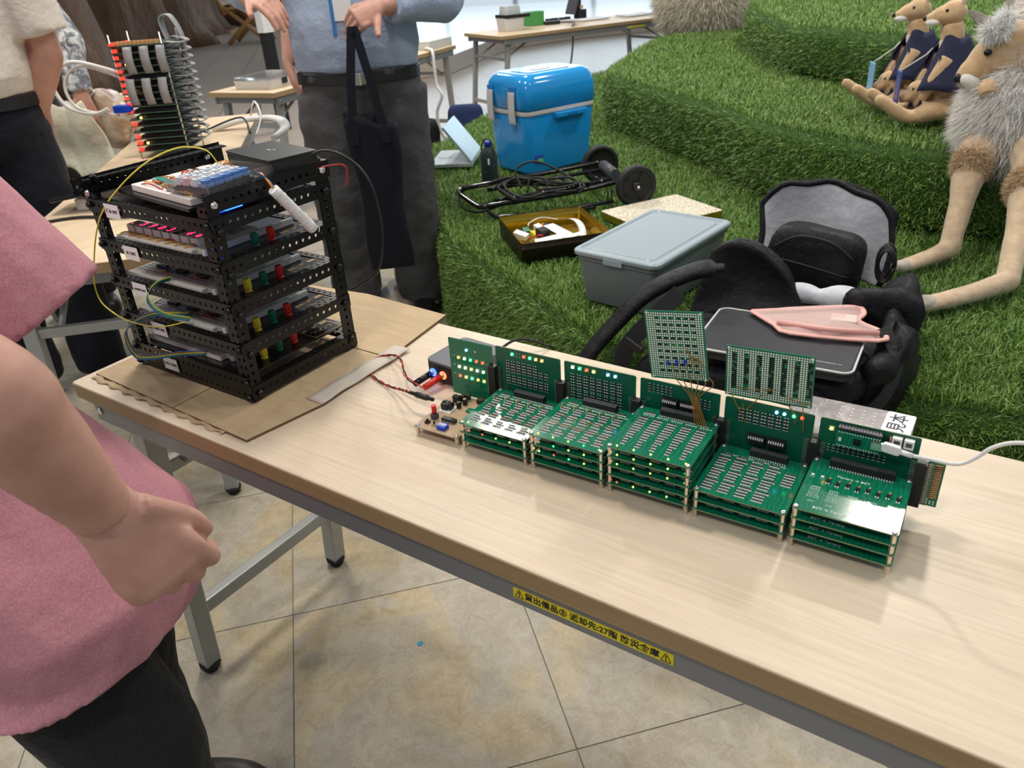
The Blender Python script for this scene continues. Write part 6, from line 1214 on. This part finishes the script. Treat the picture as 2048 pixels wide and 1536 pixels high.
for sg in (-1, 1):
    P = cr([HX+s4*-.045+f4*sg*.04+V(0, 0, .74), HX+s4*-.03+f4*sg*.03+V(0, 0, .92), HX+s4*-.006+f4*sg*.012+V(0, 0, 1.07), HX+s4*.0+f4*sg*.006+V(0, 0, 1.092), HX+s4*.008+f4*sg*.012+V(0, 0, 1.07), HX+s4*.035+f4*sg*.03+V(0, 0, .92), HX+s4*.06+f4*sg*.04+V(0, 0, .74)], 6); rings = []
    for i, c in enumerate(P): rings.append([c+s4*.014+f4*.0015, c-s4*.014+f4*.0015, c-s4*.014-f4*.0015, c+s4*.014-f4*.0015])
    MB().loft(rings, False).build('strap', 'tote_navy', tt, True)
# beige shirt man at left
B2 = V(-1.458, .606, 0); f2 = V(.86, -.51, 0); s2 = V(.51, .86, 0); p = lambda x, z, fo=0: tuple(B2+s2*x+f2*fo+V(0, 0, z))
T2_ = [(.82, .150, .11, 0), (.90, .175, .125, 0), (.985, .170, .125, .0), (1.04, .180, .14, .01), (1.14, .185, .135, .0), (1.27, .19, .125, 0), (1.38, .185, .115, 0), (1.45, .13, .09, 0), (1.48, .07, .065, 0)]
lE, lW = (-1.325, .812, 1.095), (-1.395, .770, .93); h2 = [hand_mb(lW, (-.3, -.2, -1), (.7, -.4, 0), 1, (.3, .3, .2)), hand_mb(p(-.24, .88, .02), (0, 0, -1), tuple(-s2), 1, (.3, .3, .2))]
t2_, sh2, _, _, _ = figure('man in beige short sleeved shirt and navy trousers at the left border', (B2.x, B2.y), (f2.x, f2.y), ((p(-.095, .85), p(-.10, .48, .02), p(-.10, .07)), (p(.095, .85), p(.105, .48, .02), p(.105, .07))), T2_, (.03, 1.62), ((p(-.21, 1.39), p(-.25, 1.12), p(-.24, .88, .02)), (p(.205, 1.39), lE, lW)), ((.985, ((.75, .085, .085, 0), (.86, .085, .085, 0))), (.985, .10, .088, .085), 'beige_shirt', 'navy_trousers'), h2, wr=.007)
belt(t2_, B2, f2, s2, .968, .180, .138); MB().box(B2+f2*.155-s2*.02+V(0, 0, 1.24), (.10, .006, .13), rotm(0, 0, math.atan2(s2.y, s2.x))).build('pocket', 'beige_shirt', t2_, True, bevel=.002); MB().box(B2+f2*.16-s2*.09+V(0, 0, 1.10), (.02, .006, .12), rotm(0, 0, math.atan2(s2.y, s2.x))).build('lanyard', 'lanyard_blue', t2_, True)
# person with patterned sleeve
B3 = V(-2.12, 1.02, 0); f3 = V(.8, -.2, 0).normalized(); s3 = V(-f3.y, f3.x, 0); p = lambda x, z, fo=0: tuple(B3+s3*x+f3*fo+V(0, 0, z))
T3_ = [(.80, .14, .10, 0), (.90, .155, .105, 0), (1.0, .15, .105, 0), (1.15, .155, .10, 0), (1.28, .16, .10, 0), (1.36, .11, .08, 0), (1.39, .06, .06, 0)]
w3 = (-1.822, 1.140, .892); h3 = [hand_mb(w3, (.15, -.1, -1), (.8, -.5, .1), 1, (.5, .5, .4))]
t3_, sh3, _, _, _ = figure('person in a mottled grey sleeve holding a cream cloth bag', (B3.x, B3.y), (f3.x, f3.y), ((p(-.08, .83), p(-.085, .46, .02), p(-.085, .07)), (p(.08, .83), p(.085, .46, .02), p(.085, .07))), T3_, (.03, 1.52), ((p(-.17, 1.29), p(-.20, 1.05), p(-.18, .82, .02)), (p(.17, 1.29), (-1.925, 1.195, 1.075), w3)), ((1.0, ((1.7, .07, .065, .06), (1.97, .07, .062, .050))), (1.0, .09, .08, .075), 'camo_sleeve', 'dark_clothes'), h3, wr=.006)
cbg = thing('cloth_bag', 'crumpled cream cloth bag held by the person in mottled sleeves', 'bag', (-1.80, 1.10, .60))
MB().sheet(lambda u, v: tuple(V(-1.845, 1.075, 0)+V(.79, .55, 0).normalized()*((u-.5)*(.13+.08*v)+.025*v+.01)+V(.5, -.6, 0)*(.02*math.sin(u*9+v*3)+.015*math.sin(v*7))+V(0, 0, .875-.225*v-.05*v*math.sin(u*PI)+.01*math.sin(u*14))), 18, 16, .02).build('cloth', 'cream_cloth', cbg, True, sub=1)
pbg = thing('printed_bag', 'printed plastic bag with brown and red pattern behind the cream bag', 'bag', (-1.86, 1.25, .60)); blob((-1.87, 1.27, .79), (.09, .08, .10), p=.8, amp=.06, seed=3, freq=14).build('body', 'print_bag', pbg, True); MB().tube(cr([(-1.86, 1.24, .88), (-1.83, 1.19, .90), (-1.82, 1.15, .87)], 5), .008, 6).build('handle', 'print_bag', pbg, True)
# person hidden behind the centre man
B5 = V(-1.13, 1.90, 0); f5 = V(.70, -.714, 0); s5 = V(.714, .70, 0); p = lambda x, z, fo=0: tuple(B5+s5*x+f5*fo+V(0, 0, z))
T5_ = [(.80, .13, .085, 0), (.90, .15, .09, 0), (1.0, .14, .09, 0), (1.2, .15, .09, 0), (1.34, .15, .09, 0), (1.42, .10, .07, 0), (1.45, .06, .06, 0)]
w5 = (-1.325, 1.725, .93); h5 = [hand_mb(w5, (.25, -.05, -.8), (-.5, -.6, .1), 1, (.4, .5, .4))]
figure('person mostly hidden behind the man in blue, one bare forearm showing', (B5.x, B5.y), (f5.x, f5.y), ((p(-.07, .83), p(-.075, .46), p(-.075, .07)), (p(.07, .83), p(.075, .46), p(.075, .07))), T5_, (.02, 1.58), ((p(-.17, 1.36), (-1.325, 1.795, 1.10), w5), (p(.17, 1.36), p(.18, 1.12, .02), p(.13, .95, .08))), ((1.0, ((.7, .06, .06, 0), (.7, .06, .06, 0))), (1.0, .08, .07, .065), 'beige_shirt', 'dark_clothes'), h5, wr=.005)
# foreground person in pink
B1 = V(.322, -.215, 0); f1 = V(.83, .555, 0); s1 = V(-.555, .83, 0); p = lambda x, z, fo=0: tuple(B1+s1*x+f1*fo+V(0, 0, z))
T1_ = [(.58, .150, .105, .020), (.64, .162, .120, .008), (.70, .162, .124, -.040), (.78, .155, .122, -.112), (.90, .15, .115, -.178), (1.0, .15, .11, -.208), (1.12, .155, .105, -.238), (1.22, .15, .10, -.26), (1.30, .11, .08, -.27), (1.33, .06, .06, -.275)]
e1, w1_ = (.575, -.305, 1.000), (.576, -.247, .828)
h1 = [hand_mb(w1_, V(.602, -.224, .750)-V(*w1_), (.78, -.42, .35), -1, (.75, 1.0, .7), k=1.08, thumb=(.8, .35, -.4), tcurl=.5)]
t1_, sh1, _, _, _ = figure('person in a pink shirt and black trousers standing in the left foreground', (B1.x, B1.y), (f1.x, f1.y), ((p(-.085, .64, .0), p(-.085, .38, .055), p(-.085, .07, .05)), (p(.085, .64, -.05), p(.085, .38, -.05), p(.085, .07, -.07))), T1_, (-.25, 1.47), ((p(-.165, 1.22, -.25), e1, w1_), (p(.165, 1.22, -.22), p(.17, 1.0, -.17), p(.15, .82, -.29))), ((.58, ((.86, .085, .072, 0), (1.0, .08, .100, 0))), (.64, .088, .082, .082), 'pink_shirt', 'black_trousers'), h1, voxel=.008, wr=.006, hem=(.560, .200, .140, .006), infl=.026, sarms=((p(-.165, 1.22, -.25), e1, w1_), (p(.165, 1.22, -.22), p(.19, .885, -.045), p(.17, .79, -.27))))
